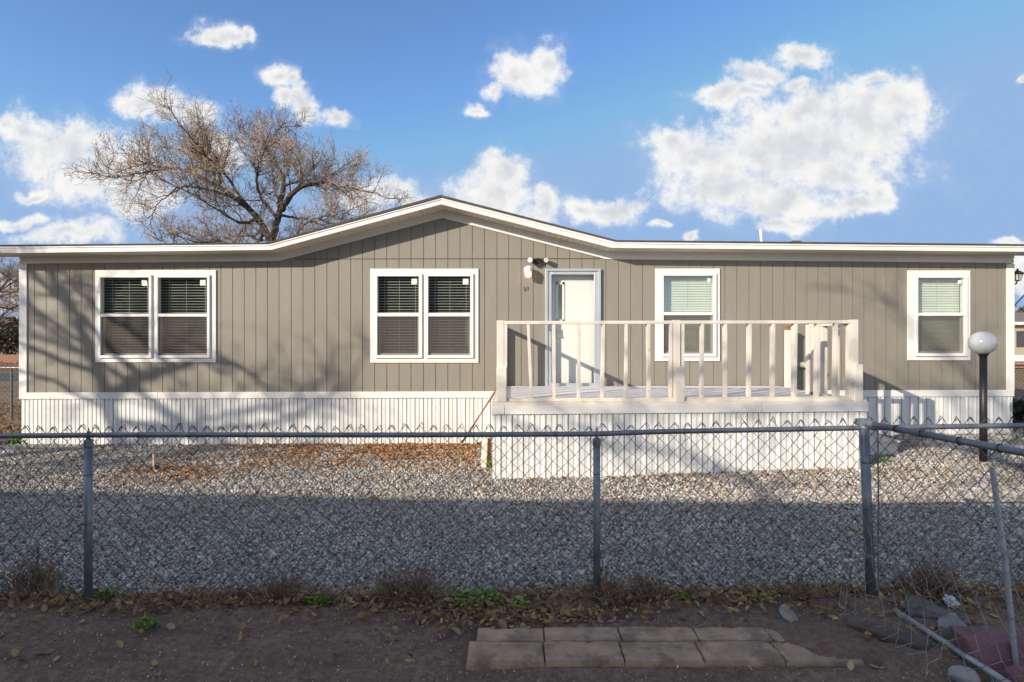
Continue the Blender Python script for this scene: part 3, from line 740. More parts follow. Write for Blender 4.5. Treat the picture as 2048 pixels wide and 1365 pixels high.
# steps at the right end of the deck
steps = thing('wooden_steps', 'white painted wooden steps with brown underside at the deck end', 'steps', (5.3, 9.1, gz(5.3, 9.1)))
gs = gz(5.5, 8.5); n_ = 4; rise = (ZF - gs) / n_; run = .33
for yy in (8.36, 9.82):
    b_ = MB(); xx = DR + .02
    for k in range(n_ - 1):
        zt = ZF - rise * (k + 1) - .03; xa, xb = xx + run * k, xx + run * (k + 1)
        low0 = max(gs - .05, ZF - rise * (k + 1) - .33 - 0); low1 = max(gs - .05, low0 - rise)
        b_.slant(xa, xb, yy, yy + .045, low0, zt, low1, zt)
    b_.build('stringer', M['wood_white'], steps, bevel=.003)
for k in range(n_ - 1):
    b_ = MB(); zt = ZF - rise * (k + 1); b_.box(DR + .02 + run * k, DR + .05 + run * (k + 1), 8.34, 9.88, zt - .028, zt); b_.build('tread', M['rim'], steps, bevel=.004)
    b_ = MB(); b_.box(DR + run * (k + 1) - .005, DR + .02 + run * (k + 1), 8.41, 9.81, zt - rise + .0, zt - .03); b_.build('riser', M['barewood'], steps)

# ------------------------------------------------------------------ chain-link fence
SF = 287.0; YF = F / SF
def rail_y(x):
    P = [(-900, 874), (0, 872), (177, 871), (1193, 869), (1300, 864.8), (1700, 856), (1850, 854), (2048, 852), (2600, 850)]
    for (a, ya), (c, yc) in zip(P[:-1], P[1:]):
        if x <= c: return ya + (yc - ya) * (x - a) / (c - a)
    return 850
def rail_z(X): return pz(rail_y(CX + X * SF), SF)
def wires(mb, U, zt, zb, pos, w=.099, h=.1, r=.0029, jit=.004, sides=3, seed=1):
    """zigzag wires over a strip of length U; pos(u, z, t) gives the point"""
    R = random.Random(seed); n = int(U / (w / 2)); jt = {}
    rows = int((zt(0) - zb(0)) / (h / 2)) + 3
    for i in range(n + 2):
        for j in range(rows): jt[(i, j)] = (R.gauss(0, jit), R.gauss(0, jit))
    for k in range(n):
        ptl = []
        u0 = k * w / 2
        for j in range(rows):
            i = k + ((j + k) % 2)
            u = i * w / 2 + jt[(i, j)][0]; z = zt(u0) - j * h / 2 + jt[(i, j)][1]
            if j == 0: z += R.gauss(0, .006)
            if z < zb(u0) - .01: break
            side = .002 if (j + k) % 2 else -.002
            p = pos(u, z, (zt(u0) - z) / max(.1, zt(u0) - zb(u0)))
            ptl.append((p[0], p[1] + side, p[2]))
            if j == 0 and i == k + 1 or j == 0:
                pass
        if len(ptl) > 1:
            mb.tube(ptl, r, sides, cap=False)
            # twisted barb at the top
            q = Vector(ptl[0]); d = (Vector(ptl[1]) - q)
            mb.tube([q + Vector((0, 0, .001)), q - d * .12 + Vector((0, .003, .004)), q + Vector((-d.x * .5, 0, d.z * .4))], r, sides, cap=False)
fence = thing('chain_link_fence', 'dark galvanised chain-link fence running across the front of the yard', 'fence', (-2.95, YF, gz(-2.95, YF)))
FX0, FX1 = -5.6, 6.4
b_ = MB()
yfm = YF + .028
zb_ = lambda u: gz(FX0 + u, YF) + .015
zt_ = lambda u: rail_z(FX0 + u) + .052
def posm(u, z, t):
    X = FX0 + u
    bow = .02 * mnoise.noise((X * .9, z * 1.4, 2)) + .03 * t * t * mnoise.noise((X * 1.1, 0, 6))
    return (X, yfm + bow, z)
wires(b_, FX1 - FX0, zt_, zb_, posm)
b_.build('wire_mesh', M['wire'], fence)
b_ = MB(); X = FX0; P = []
while X <= FX1 + .01: P.append((X, YF, rail_z(X) + .002 * math.sin(X * 2))); X += .2
b_.tube(P, .0183, 12); 
o = b_.build('top_rail', M['galv'], fence, smooth=True)
for X in (-4.6, -3.6, -2.6, -1.85, -.7, .3, 1.2, 2.0, 3.0, 3.9):
    b_ = MB(); z = rail_z(X); b_.tube([(X + .004 * math.sin(a), YF + .0205 * math.cos(a), z + .0205 * math.sin(a)) for a in np.linspace(0, 6.28, 11)], .0022, 4)
    b_.tube([(X, YF + .02, z - .01), (X + .02, YF + .035, z - .05), (X + .01, YF + .03, z - .07)], .002, 4)
    b_.build('tie_wire', M['wire'], fence)
def line_post(xp, topy, boty, r):
    X = px(xp, SF); z1 = pz(topy, SF); z0 = gz(X, YF) - .15
    b = MB(); b.tube([(X + (0), YF, z0), (X, YF, z1)], r, 16); p = b.build('post', M['galv'], fence, smooth=False)
    for pl_ in p.data.polygons: pl_.use_smooth = len(pl_.vertices) == 4
    zr = rail_z(X)
    b = MB(); b.lathe((X, YF, z1), [(r + .004, -.045), (r + .0045, -.002), (r * .8, .006), (.012, .012)], 16)
    b.tube([(X, YF, z1 + .0), (X, YF, zr - .018)], .009, 8)
    b.tube([(X, YF + .024 * math.cos(a), zr + .024 * math.sin(a)) for a in np.linspace(0, 2 * math.pi, 15)], .0055, 6)
    b.tube([(X, YF, zr + .02), (X + .002, YF, zr + .052)], [.008, .003], 6)
    b.build('post_cap', M['galv'], p)
    b = MB(); z = z1 - .24
    b.tube([(X + (r + .002) * math.cos(a), YF + (r + .002) * math.sin(a), z + .004 * math.sin(a * 1.5)) for a in np.linspace(0, 6.28, 15)], .002, 4); z -= .34
    b.build('tie_wire', M['wire'], p); b = MB()
    b.tube([(X + (r + .002) * math.cos(a), YF + (r + .002) * math.sin(a), z + .004 * math.cos(a)) for a in np.linspace(0, 6.28, 15)], .002, 4)
    b.build('tie_wire', M['wire'], p)
line_post(177, 881, 1215, .0255); line_post(1193.5, 879, 1200, .0245); line_post(-690, 881, 1200, .029)
# corner post, leaning a little
ct = Vector((px(1727, SF), YF, pz(838, SF))); cb = Vector((px(1747, SF) - .005, YF + .01, gz(2.5, YF) - .15))
b_ = MB(); b_.tube([cb, ct], .031, 18); cp = b_.build('post', M['galv'], fence)
for pl_ in cp.data.polygons: pl_.use_smooth = len(pl_.vertices) == 4
for z in (rail_z(2.45), ct.z - .3, ct.z - .62, ct.z - .95):
    t = (ct.z - z) / (ct.z - cb.z); c = ct.lerp(cb, t)
    b_ = MB(); b_.lathe((c.x, c.y, z), [(.0325, -.011), (.0335, 0), (.0325, .011)], 16)
    b_.build('brace_band', M['galv'], cp)
b_ = MB(); b_.tube([W(1755, 832, YF - .03), W(1757, 1000, YF - .03), W(1756, 1203, YF - .03)], .0055, 6); b_.build('tension_bar', M['galv'], fence)

side = thing('chain_link_fence', 'sagging chain-link side fence coming forward from the corner post', 'fence', (2.5, 3.7, gz(2.5, 3.7)))
A = Vector((ct.x, YF, pz(846, SF))); Bp = Vector((2.62, 2.90, H - .571)); dirv = (Bp - A); Ls = dirv.length; dirv.normalize(); Lside = 2.5
b_ = MB(); b_.tube([A - dirv * .05 + Vector((0, 0, .0)), A + dirv * Lside], .021, 14); o = b_.build('top_rail', M['galv'], side)
for pl_ in o.data.polygons: pl_.use_smooth = len(pl_.vertices) == 4
b_ = MB(); b_.tube([A - dirv * .06, A + dirv * .085], .0255, 14)
b_.tube([A + dirv * .085, A + dirv * .1], .028, 14); b_.build('rail_end', M['galv'], side)
b_ = MB()
nrm = Vector((-dirv.y, dirv.x, 0)) * -1
if nrm.x > 0: nrm = -nrm
ztop = lambda u: A.z + dirv.z * u - .012
zbot = lambda u: gz(2.5, 3.6 - u * .6) + .0
def poss(u, z, t):
    p = A + dirv * u
    k = max(0, t - .45) / .55
    sag = .34 * k ** 2 * (.6 + .6 * math.sin(u * 2.6 + .4)) + .05 * mnoise.noise((u * 1.6, z * 2, 4)) * (.3 + t)
    jx_ = .035 * mnoise.noise((u * 3.1, z * 3.3, 9)) * t; 
    return (p.x + nrm.x * sag + .03 + jx_, p.y + nrm.y * sag + .05 * k * mnoise.noise((u * 2, z * 4, 1)), z + .03 * k * mnoise.noise((u * 3, z * 2, 7)))
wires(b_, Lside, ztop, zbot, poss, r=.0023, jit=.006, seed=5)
b_.build('wire_mesh', M['wire_skylit'], side)
for u in (.28, .47, .72, .95):
    b_ = MB(); c = A + dirv * u; b_.tube([(c.x + .0235 * math.cos(a), c.y + .004 * math.sin(a), c.z + .0235 * math.sin(a)) for a in np.linspace(0, 6.28, 13)], .0023, 4)
    b_.build('tie_wire', M['wire'], side)

# loose poles on the right
b_ = MB(); p1 = Vector((2.785, 3.3, H - .733)); p0 = Vector((2.76, 3.10, gz(2.76, 3.1) - .1)); b_.tube([p0, p0.lerp(p1, .5) + Vector((.012, 0, 0)), p1], .0145, 10)
tag(b_.build('metal_pole', M['galv_lt'], origin=(p0.x, p0.y, gz(2.76, 3.1))), 'thin grey metal pole leaning upright beside the red block', 'pole')
b_ = MB()
def onp(x, y, dz=0, d0=3.5):
    d = d0
    for _ in range(12):
        X = (x - CX) * d / F; d = (gz(X, d) + dz - H) * F / (CY - y)
    return Vector(((x - CX) * d / F, d, gz((x - CX) * d / F, d) + dz))
p0, p1 = onp(1790, 1222, .035), onp(2035, 1380, .05)
b_.tube([p0, p1], .0185, 12); o = b_.build('metal_pole', M['galv_lt'], origin=p0)
for pl_ in o.data.polygons: pl_.use_smooth = len(pl_.vertices) == 4
tag(o, 'galvanised metal pole lying on the dirt in the front right corner', 'pole')

# ------------------------------------------------------------------ globe lamp
gl = W(1965, 920, 7.75); gl.z = gz(gl.x, gl.y); s_ = F / gl.y
lamp = thing('globe_lamp', 'white globe lamp on a dark bronze post at the yard corner', 'lamp', gl)
b_ = MB(); zt = H + (CY - 706) / s_; b_.tube([(gl.x + .01, gl.y, gl.z - .1), (gl.x + .012, gl.y, zt)], .044, 24); o = b_.build('post', M['lampmetal'], lamp)
for pl_ in o.data.polygons: pl_.use_smooth = len(pl_.vertices) == 4
b_ = MB(); zc = H + (CY - 686.5) / s_; R_, h_ = 23.6 / s_, 23.2 / s_
prof = [(R_ * math.cos(a) if abs(a) < 1.5 else .02, h_ * math.sin(a)) for a in np.linspace(-1.2, 1.53, 22)]
b_.lathe((gl.x + .0, gl.y, zc), prof, 32); b_.build('globe', M['bulbwhite'], lamp, smooth=True)
b_ = MB(); b_.lathe((gl.x + .01, gl.y, zt - .02), [(.046, -.03), (.062, .0), (.075, .02)], 24); b_.build('fitter', M['lampmetal'], lamp)

# ------------------------------------------------------------------ small yard objects
b_ = MB(); b_.beam(W(917, 894, 9.84), W(990, 786, 9.2), .022, .05, (0, 1, 0)); tag(b_.build('wooden_stake', M['stake'], origin=W(917, 894, 9.84)), 'reddish brown stick leaning on the left end of the deck, lower one', 'stick', 'sticks leaning on the deck')
b_ = MB(); b_.beam(W(925, 886, 9.80), W(993, 778, 9.15), .02, .035, (0, 1, 0)); tag(b_.build('wooden_stake', M['stake'], origin=W(925, 886, 9.8)), 'thin brown stick behind the lower stick, reaching higher up the deck', 'stick', 'sticks leaning on the deck')
c = onp(968, 938, 0, 8.1); s_ = F / c.y
b_ = MB(); b_.hexa([(c.x - .045, c.y, c.z - .05), (c.x + .03, c.y, c.z - .05), (c.x + .03, c.y + .04, c.z - .05), (c.x - .045, c.y + .04, c.z - .05), (c.x - .03, c.y + .02, c.z + .42), (c.x + .05, c.y + .02, c.z + .43), (c.x + .05, c.y + .06, c.z + .43), (c.x - .03, c.y + .06, c.z + .42)])
st = b_.build('post_stub', M['wood_white'], origin=c, bevel=.004); tag(st, 'short white painted post stub beside the left deck skirting', 'post')
b_ = MB(); b_.hexa([(c.x + .035, c.y + .06, c.z - .05), (c.x + .10, c.y + .06, c.z - .05), (c.x + .10, c.y + .1, c.z - .05), (c.x + .035, c.y + .1, c.z - .05), (c.x + .055, c.y + .07, c.z + .41), (c.x + .095, c.y + .07, c.z + .44), (c.x + .095, c.y + .1, c.z + .44), (c.x + .055, c.y + .1, c.z + .41)]); b_.build('brace', M['barewood'], st)
c = onp(308, 944, 0, 7.9)
b_ = MB(); b_.tube([c - Vector((0, 0, .05)), c + Vector((-.004, 0, .25))], .0135, 10)
ri = b_.build('sprinkler_riser', M['pvc'], origin=c); tag(ri, 'tan plastic sprinkler pipe standing in the leafy gravel', 'pipe')
b_ = MB(); b_.tube([c + Vector((-.004, 0, .25)), c + Vector((.008, -.01, .285))], [.018, .012], 10); b_.build('nozzle', M['litter'], ri)
b_ = MB(); b_.lathe(c + Vector((.03, .01, 0)), [(.05, -.02), (.055, .03), (.04, .075), (.015, .09)], 12); b_.build('valve', M['black'], ri)

# concrete blocks in the foreground
def rough_block(xa, xb, y0, y1, z0, z1, seed, tilt):
    import bmesh
    bm = bmesh.new(); nxx, nyy = 18, 9; z_ = (z0, z0 + .022, z1 - .022, z1)
    b = MB(); ring = []
    def P(u, v, z):
        x, y = xa + (xb - xa) * u, y0 + (y1 - y0) * v
        e = .005 if z > z1 - .001 else 0
        x += e * (1 if u < .001 else -1 if u > .999 else 0); y += e * (1 if v < .001 else -1 if v > .999 else 0)
        edge = min(u, 1 - u, v, 1 - v) < .02
        k = mnoise.noise((x * 14, y * 14, seed)) + .6 * mnoise.noise((x * 45, y * 45, seed))
        chip = max(0, mnoise.noise((x * 16, y * 16, seed + 5)) - .28) * (.055 if edge else .006)
        return (x + (.003 * k if edge else 0), y + .004 * k * (v < .02 or v > .98), z + tilt * (u - .5) + (.0022 * k - chip if z > z0 + .01 else 0))
    us = [i / nxx for i in range(nxx + 1)]; vs_ = [i / nyy for i in range(nyy + 1)]
    for i in range(nxx):
        for j in range(nyy): b.quad(P(us[i], vs_[j], z1), P(us[i + 1], vs_[j], z1), P(us[i + 1], vs_[j + 1], z1), P(us[i], vs_[j + 1], z1))
        for k in range(3):
            b.quad(P(us[i], 0, z_[k]), P(us[i + 1], 0, z_[k]), P(us[i + 1], 0, z_[k + 1]), P(us[i], 0, z_[k + 1])); b.quad(P(us[i + 1], 1, z_[k]), P(us[i], 1, z_[k]), P(us[i], 1, z_[k + 1]), P(us[i + 1], 1, z_[k + 1]))
    for j in range(nyy):
        for k in range(3):
            b.quad(P(0, vs_[j + 1], z_[k]), P(0, vs_[j], z_[k]), P(0, vs_[j], z_[k + 1]), P(0, vs_[j + 1], z_[k + 1])); b.quad(P(1, vs_[j], z_[k]), P(1, vs_[j + 1], z_[k]), P(1, vs_[j + 1], z_[k + 1]), P(1, vs_[j], z_[k + 1]))
    o = b.build('concrete_block', M['block'], origin=((xa + xb) / 2, y0, z0))
    bm.from_mesh(o.data); bmesh.ops.remove_doubles(bm, verts=bm.verts, dist=.0004); bm.to_mesh(o.data); bm.free()
    return o
fx = [932, 1090, 1250, 1411, 1572, 1730]
ZB = H - 1.81; sfb = (1322 - CY) / 1.81; yb0 = F / sfb
lab = ['leftmost brown concrete block of the front row, set in the dirt', 'second brown concrete block of the front row, chipped lower edge', 'middle brown concrete block of the front row', 'fourth brown concrete block of the front row, dusted with soil', 'rightmost concrete block of the front row, half buried in soil']
for k in range(5):
    xa, xb = px(fx[k], sfb) + .0015, px(fx[k + 1], sfb) - .0015; t = random.uniform(-.003, .003); tz = (-.004, .002, 0, .003, -.006)[k]
    tag(rough_block(xa, xb, yb0 + t, yb0 + .205 + t, ZB - .075, ZB + (0, .003, .001, .004, -.005)[k], k + 1, tz * 2), lab[k], 'block', 'concrete blocks in the dirt')
bx = [953, 1088, 1240, 1392, 1538, 1682]
lab = ['leftmost block of the back row, behind the front row of blocks', 'second block of the back row of concrete blocks', 'middle block of the back row of concrete blocks', 'fourth block of the back row, edged with soil', 'rightmost block of the back row, nearly covered by soil']
for k in range(5):
    xa, xb = px(bx[k], 325) + .0015, px(bx[k + 1], 325) - .0015; y0 = yb0 + .213; tz = (0, .003, .006, .003, -.006)[k]
    tag(rough_block(xa, xb, y0, y0 + .16, ZB - .075, ZB + .002 + tz, k + 21, .004 - .002 * k), lab[k], 'block', 'concrete blocks in the dirt')


def slab(name, quad_px, top, thick, mat, label, cat, bev=.008, rag=0.0):
    P = [onp(x, y, top) for x, y in quad_px]
    if rag:
        Q2 = []
        for i, p in enumerate(P):
            q = P[(i + 1) % len(P)]
            for t in (0, .33, .66): Q2.append(p.lerp(q, t) + Vector((random.gauss(0, rag), random.gauss(0, rag), 0)))
        P = Q2
    b = MB(); n = len(P); b.poly(P)
    D = [p - Vector((0, 0, thick)) for p in P]; b.poly(D[::-1])
    for i in range(n): j = (i + 1) % n; b.quad(D[i], D[j], P[j], P[i])
    # merge corners
    import bmesh
    c = sum(P, Vector()) / n
    o = b.build(name, mat, origin=(c.x, c.y, c.z - thick))
    bm = bmesh.new(); bm.from_mesh(o.data); bmesh.ops.remove_doubles(bm, verts=bm.verts, dist=.0005); bmesh.ops.recalc_face_normals(bm, faces=bm.faces); bm.to_mesh(o.data); bm.free()
    mo = o.modifiers.new('bevel', 'BEVEL'); mo.width = bev; mo.segments = 2
    return tag(o, label, cat)
slab('timber', [(1692, 1246), (1700, 1228), (1866, 1280), (1856, 1298)], .05, .08, M['timber'], 'weathered brown timber half buried beside the row of blocks', 'timber')
slab('concrete_slab', [(1812, 1222), (1806, 1186), (1842, 1190), (1900, 1222), (1892, 1232), (1862, 1236)], .04, .07, M['conc_dk'], 'soiled flat concrete piece by the corner post', 'concrete piece', rag=.006)
slab('concrete_slab', [(1876, 1250), (1874, 1240), (1902, 1224), (1910, 1226), (1950, 1270), (1944, 1272)], .06, .055, M['conc'], 'pale grey wedge of broken concrete beside the red block', 'concrete piece', rag=.004)
# red block: a real box seen from its upper front
rb = onp(1946, 1338, 0, 3.2)
R0 = Vector((rb.x, rb.y - .02, rb.z - .03))
b_ = MB(); b_.hexa([R0 + Vector((.03, 0, 0)), R0 + Vector((.5, -.12, 0)), R0 + Vector((.52, .12, 0)), R0 + Vector((.03, .16, 0)), R0 + Vector((-.01, .06, .18)), R0 + Vector((.5, -.02, .17)), R0 + Vector((.52, .16, .17)), R0 + Vector((-.01, .2, .19))])
tag(b_.build('cement_block', M['redblock'], origin=R0, bevel=.014), 'large purplish red cement block in the front right corner', 'block')
def rock(p, r, name, mat, label, cat, sq=.6, seed=0):
    import bmesh
    bm = bmesh.new(); bmesh.ops.create_icosphere(bm, subdivisions=3, radius=1)
    for v in bm.verts:
        v.co *= 1 + .22 * mnoise.noise(v.co * 1.3 + Vector((seed, 0, 0)))
        v.co = Vector((v.co.x * r[0], v.co.y * r[1], v.co.z * r[2]))
    me = bpy.data.meshes.new(name); bm.to_mesh(me); bm.free(); me.materials.append(mat)
    for q in me.polygons: q.use_smooth = True
    o = bpy.data.objects.new(name, me); COL.objects.link(o); o.location = p; return tag(o, label, cat)
rock(onp(1930, 1352, .02), (.075, .06, .045), 'rock', M['rock'], 'smooth grey rock under the lying metal pole', 'rock')
rock(onp(1395, 1262, .012), (.018, .012, .010), 'rock', M['rock'], 'small pale pebble behind the back row of blocks', 'rock', seed=3)
rock(onp(2040, 1356, .03), (.07, .06, .06), 'rock', M['redblock'], 'reddish broken lump in front of the red block', 'rock', seed=6)
# crumpled bag
import bmesh
bm = bmesh.new(); bmesh.ops.create_icosphere(bm, subdivisions=4, radius=1)
for v in bm.verts:
    k = mnoise.noise(v.co * 2.6) * .55 + mnoise.noise(v.co * 6) * .3
    v.co *= 1 + k; v.co = Vector((v.co.x * .05, v.co.y * .035, v.co.z * .032))
me = bpy.data.meshes.new('plastic_bag'); bm.to_mesh(me); bm.free(); me.materials.append(M['bag'])
o = bpy.data.objects.new('plastic_bag', me); COL.objects.link(o); o.location = onp(1902, 1204, .03); o.rotation_euler = (.2, .5, .3)
tag(o, 'crumpled white plastic scrap lying by the concrete pieces', 'litter')
# jar lid ring
c = onp(1577, 1230, .034); b_ = MB()
b_.tube([c + Vector((.052 * math.cos(a), .05 * math.sin(a), .026 * math.sin(a) + .014 * math.cos(a) * -1)) for a in np.linspace(0, 2 * math.pi, 29)], .0045, 6)
b_.poly([c + Vector((.05 * math.cos(a), .048 * math.sin(a), .025 * math.sin(a) - .014 * math.cos(a) - .002)) for a in np.linspace(0, 2 * math.pi, 28, endpoint=False)], 1)
tag(b_.build('jar_lid', [M['lidblue'], M['block']], origin=c), 'round lid with a blue rim tilted in the dirt', 'lid')


def leafmesh(b, p, size, yaw, pitch, roll, curl, fat=.55):
    R = Euler((pitch, roll, yaw)).to_matrix(); n = len(b.v)
    prof = [(-.5, .04), (-.28, .7), (.02, 1.0), (.28, .72), (.5, .02)]
    for t, w_ in prof:
        w2 = w_ * fat * .5
        for sgn in (-1, 0, 1):
            q = Vector((t, sgn * w2, curl * (t * t * 1.2) + (abs(sgn) * curl * .5 * w_))) * size
            b.v.append(tuple(Vector(p) + R @ q))
    for i in range(4):
        for j in range(2):
            a = n + i * 3 + j; b.f.append((a, a + 1, a + 4, a + 3)); b.mi.append(0)
# leaves over the gravel near the house
b_ = MB()
k = 0
while k < 8000:
    r = random.random()
    if r < .72: x = random.gauss(-1.9, 1.4); y = YW - abs(random.gauss(.15, .85))
    elif r < .85: x = random.uniform(-8, 5); y = random.uniform(5.5, 9.9)
    elif r < .93: x = random.gauss(-4.6, .5); y = random.gauss(7.9, .35)
    else: x = random.uniform(-.2, 9); y = random.choice([YD - abs(random.gauss(.05, .25)), YW - abs(random.gauss(0, .4)), random.uniform(5, 9)])
    if y > YW - .04 and x > -8.6 or y < 4.3: continue
    if -.24 < x < 4.64 and y > YD - .03: continue
    if mnoise.noise((x * 1.6, y * 2.2, 1)) < -.12 and random.random() < .75: continue
    k += 1
    leafmesh(b_, (x, y, gz(x, y) + random.uniform(.018, .035)), random.uniform(.03, .065), random.uniform(0, 6.3), random.gauss(0, .35), random.gauss(0, .35), random.uniform(-.5, .9))
k = 0
while k < 2500:       # leafy dirt at the left of the home
    x = random.uniform(-16, -8.75); y = random.uniform(9.3, 17)
    k += 1; leafmesh(b_, (x, y, gz(x, y) + .02), random.uniform(.05, .1), random.uniform(0, 6.3), random.gauss(0, .4), random.gauss(0, .4), random.uniform(-.4, .9))
tag(b_.build('fallen_leaves', M['leaf']), 'brown fallen leaves scattered on the gravel along the home', 'leaves', None, 'stuff')
# litter along the fence foot
b_ = MB()
for k in range(3400):
    x = random.uniform(-4.3, 4.3); y = 4.02 + random.gauss(0, .085) + .03 * math.sin(x * 3)
    if random.random() < .12: y = random.uniform(3.15, 3.95)
    if random.random() < .14: x = random.gauss(-.02, .4); y = random.gauss(3.78, .08)
    if x > 1.9 and random.random() < .5: y = random.uniform(3.4, 4.2)
    if -.3 < x < 2.0 and 3.18 < y < 3.62: continue
    sz = random.uniform(.022, .06) * (1.5 if random.random() < .14 else 1)
    leafmesh(b_, (x, y, gz(x, y) + .02 * math.exp(-((y - 3.98) / .09) ** 2) + random.uniform(.004, .035)), sz, random.uniform(0, 6.3), random.gauss(0, .5), random.gauss(0, .5), random.uniform(-.3, 1.1), random.uniform(.4, .75))
for k in range(1900):        # matted dry stalks along the fence foot
    x = random.uniform(-4.3, 4.3); y = 4.04 + random.gauss(0, .06); z = gz(x, y) + .01
    if mnoise.noise((x * 2.3, 4, 4)) < -.18: continue
    h_ = random.uniform(.03, .10) * (1 + .8 * mnoise.noise((x * 3.1, 1, 7))); dx, dy = random.gauss(0, .6), random.gauss(0, .5)
    b_.tube([(x, y, z), (x + dx * h_ * .5, y + dy * h_ * .5, z + h_ * .6), (x + dx * h_ * 1.2, y + dy * h_ * 1.2, z + h_ * .9)], [.0026, .0022, .0012], 3, cap=False)
for k in range(420):
    x = random.uniform(-4.3, 4.3); y = 4.0 + random.gauss(0, .1); z = gz(x, y) + .025; a = random.uniform(0, 6.3); l_ = random.uniform(.03, .16)
    b_.tube([(x, y, z), (x + l_ * .5 * math.cos(a), y + l_ * .5 * math.sin(a), z + random.uniform(0, .03)), (x + l_ * math.cos(a + .2), y + l_ * math.sin(a + .2), z + random.uniform(-.01, .02))], [.002, .0018, .001], 3, cap=False)
tag(b_.build('leaf_litter', M['litter']), 'curled brown and yellow leaf litter along the fence foot', 'leaves', None, 'stuff')


def weed(xp, yp, n, r, hgt, label, d0=4.0, blade=.05):
    c = onp(xp, yp, 0, d0); b = MB()
    for _ in range(n):
        a = random.uniform(0, 6.3); rr = 1.25 * r * math.sqrt(random.random()); p = c + Vector((rr * math.cos(a), rr * .6 * math.sin(a), (.025 + random.uniform(.0, hgt) * 1.35) * max(.3, 1 - .5 * rr / r)))
        leafmesh(b, p, random.uniform(.6, 1.3) * blade, a + random.gauss(0, .7), random.gauss(0, .4), random.uniform(-1.0, .1), random.uniform(-.2, .6), random.uniform(.4, .7))
    tag(b.build('weed', M['weed'], origin=c), label, 'weed', 'green weeds along the fence')
weed(955, 1212, 190, .17, .09, 'widest green weed patch, between the dry tuft and the middle post')
weed(292, 1258, 45, .05, .05, 'small green weed alone in the dirt near the left post')
weed(212, 1203, 60, .10, .06, 'green weed at the foot of the left fence post')
weed(640, 1213, 55, .08, .06, 'green weed beside the left dry tuft')
weed(1040, 1222, 30, .06, .05, 'little yellow green weed above the concrete blocks')
weed(1372, 1204, 26, .05, .045, 'small weed to the right of the middle fence post')
weed(1505, 1204, 20, .05, .04, 'tiny weed behind the jar lid')
weed(92, 1165, 45, .10, .05, 'green weed among dry stalks at the left edge')
weed(50, 888, 160, .22, .12, 'bright green weed clump at the left corner of the home', 9.8, .09)
weed(1765, 927, 40, .12, .06, 'low green weed in the gravel beyond the corner post', 7.5, .05)
weed(983, 938, 30, .05, .12, 'green weed against the left edge of the deck skirting', 8.0, .06)


def tuft(xp, yp, n, r, hgt, label, twigs=6, d0=4.0):
    c = onp(xp, yp, 0, d0); b = MB()
    for i in range(int(n * 1.5)):
        a = random.uniform(0, 6.3); rr = r * random.random(); p = c + Vector((rr * math.cos(a), rr * .6 * math.sin(a), -.01)); h_ = hgt * 1.3 * random.uniform(.35, 1.05)
        lean = Vector((random.gauss(0, .35), random.gauss(0, .3), 1)).normalized(); q = p + lean * h_ * .5; e = q + (lean + Vector((random.gauss(0, .5), random.gauss(0, .4), -.1))).normalized() * h_ * .5
        b.tube([p, q, e], [.0036, .0028, .0015], 3, cap=False)
        if random.random() < .6:
            f = q + Vector((random.gauss(0, .04), random.gauss(0, .03), random.uniform(.01, .05))); b.tube([q, f], [.0022, .0012], 3, cap=False)
        if random.random() < .35: leafmesh(b, e, random.uniform(.015, .035), a, random.gauss(0, .8), random.gauss(0, .8), .6)
    tag(b.build('dry_tuft', M['drygrass'], origin=c), label, 'dry plant', 'dry tufts along the fence')
tuft(565, 1203, 130, .13, .16, 'dry brown tuft in the dirt left of the two-headed tuft')
tuft(780, 1208, 110, .07, .20, 'left half of the taller dry brown stems right of center-left')
tuft(838, 1205, 130, .06, .22, 'bushy dark dry tuft just left of the wide green weeds')
tuft(1215, 1212, 170, .10, .20, 'dry tuft around the foot of the middle fence post')
tuft(1290, 1200, 120, .12, .16, 'dry grass right of the middle fence post')
tuft(1610, 1205, 90, .05, .14, 'short dry stump of stems left of the corner post')
tuft(1850, 1190, 200, .17, .22, 'largest dry brown bush in front of the right gravel')
tuft(70, 1185, 90, .16, .24, 'tall dry stalks by the left edge of the yard')
tuft(480, 1203, 60, .2, .08, 'low dry grass between left post and first tuft')
b_ = MB(); c = onp(62, 1180, 0)
b_.tube([c, c + Vector((.03, 0, .12)), c + Vector((.04, .02, .24)), c + Vector((.05, 0, .33))], [.012, .011, .009, .012], 7); b_.tube([c + Vector((.04, .02, .22)), c + Vector((-.02, 0, .3))], [.006, .003], 5)
tag(b_.build('dead_branch', M['drygrass'], origin=c), 'bare dead branch stub standing at the left edge', 'branch')
b_ = MB(); c = onp(1420, 1205, 0)
b_.tube([c, c + Vector((-.12, .02, .11)), c + Vector((-.22, .05, .22)), c + Vector((-.3, .05, .36))], [.006, .005, .004, .002], 5); b_.tube([c + Vector((-.22, .05, .22)), c + Vector((-.2, .03, .3))], [.003, .001], 4)
tag(b_.build('dead_branch', M['drygrass'], origin=c), 'thin dead twig arching up right of the middle post', 'branch')

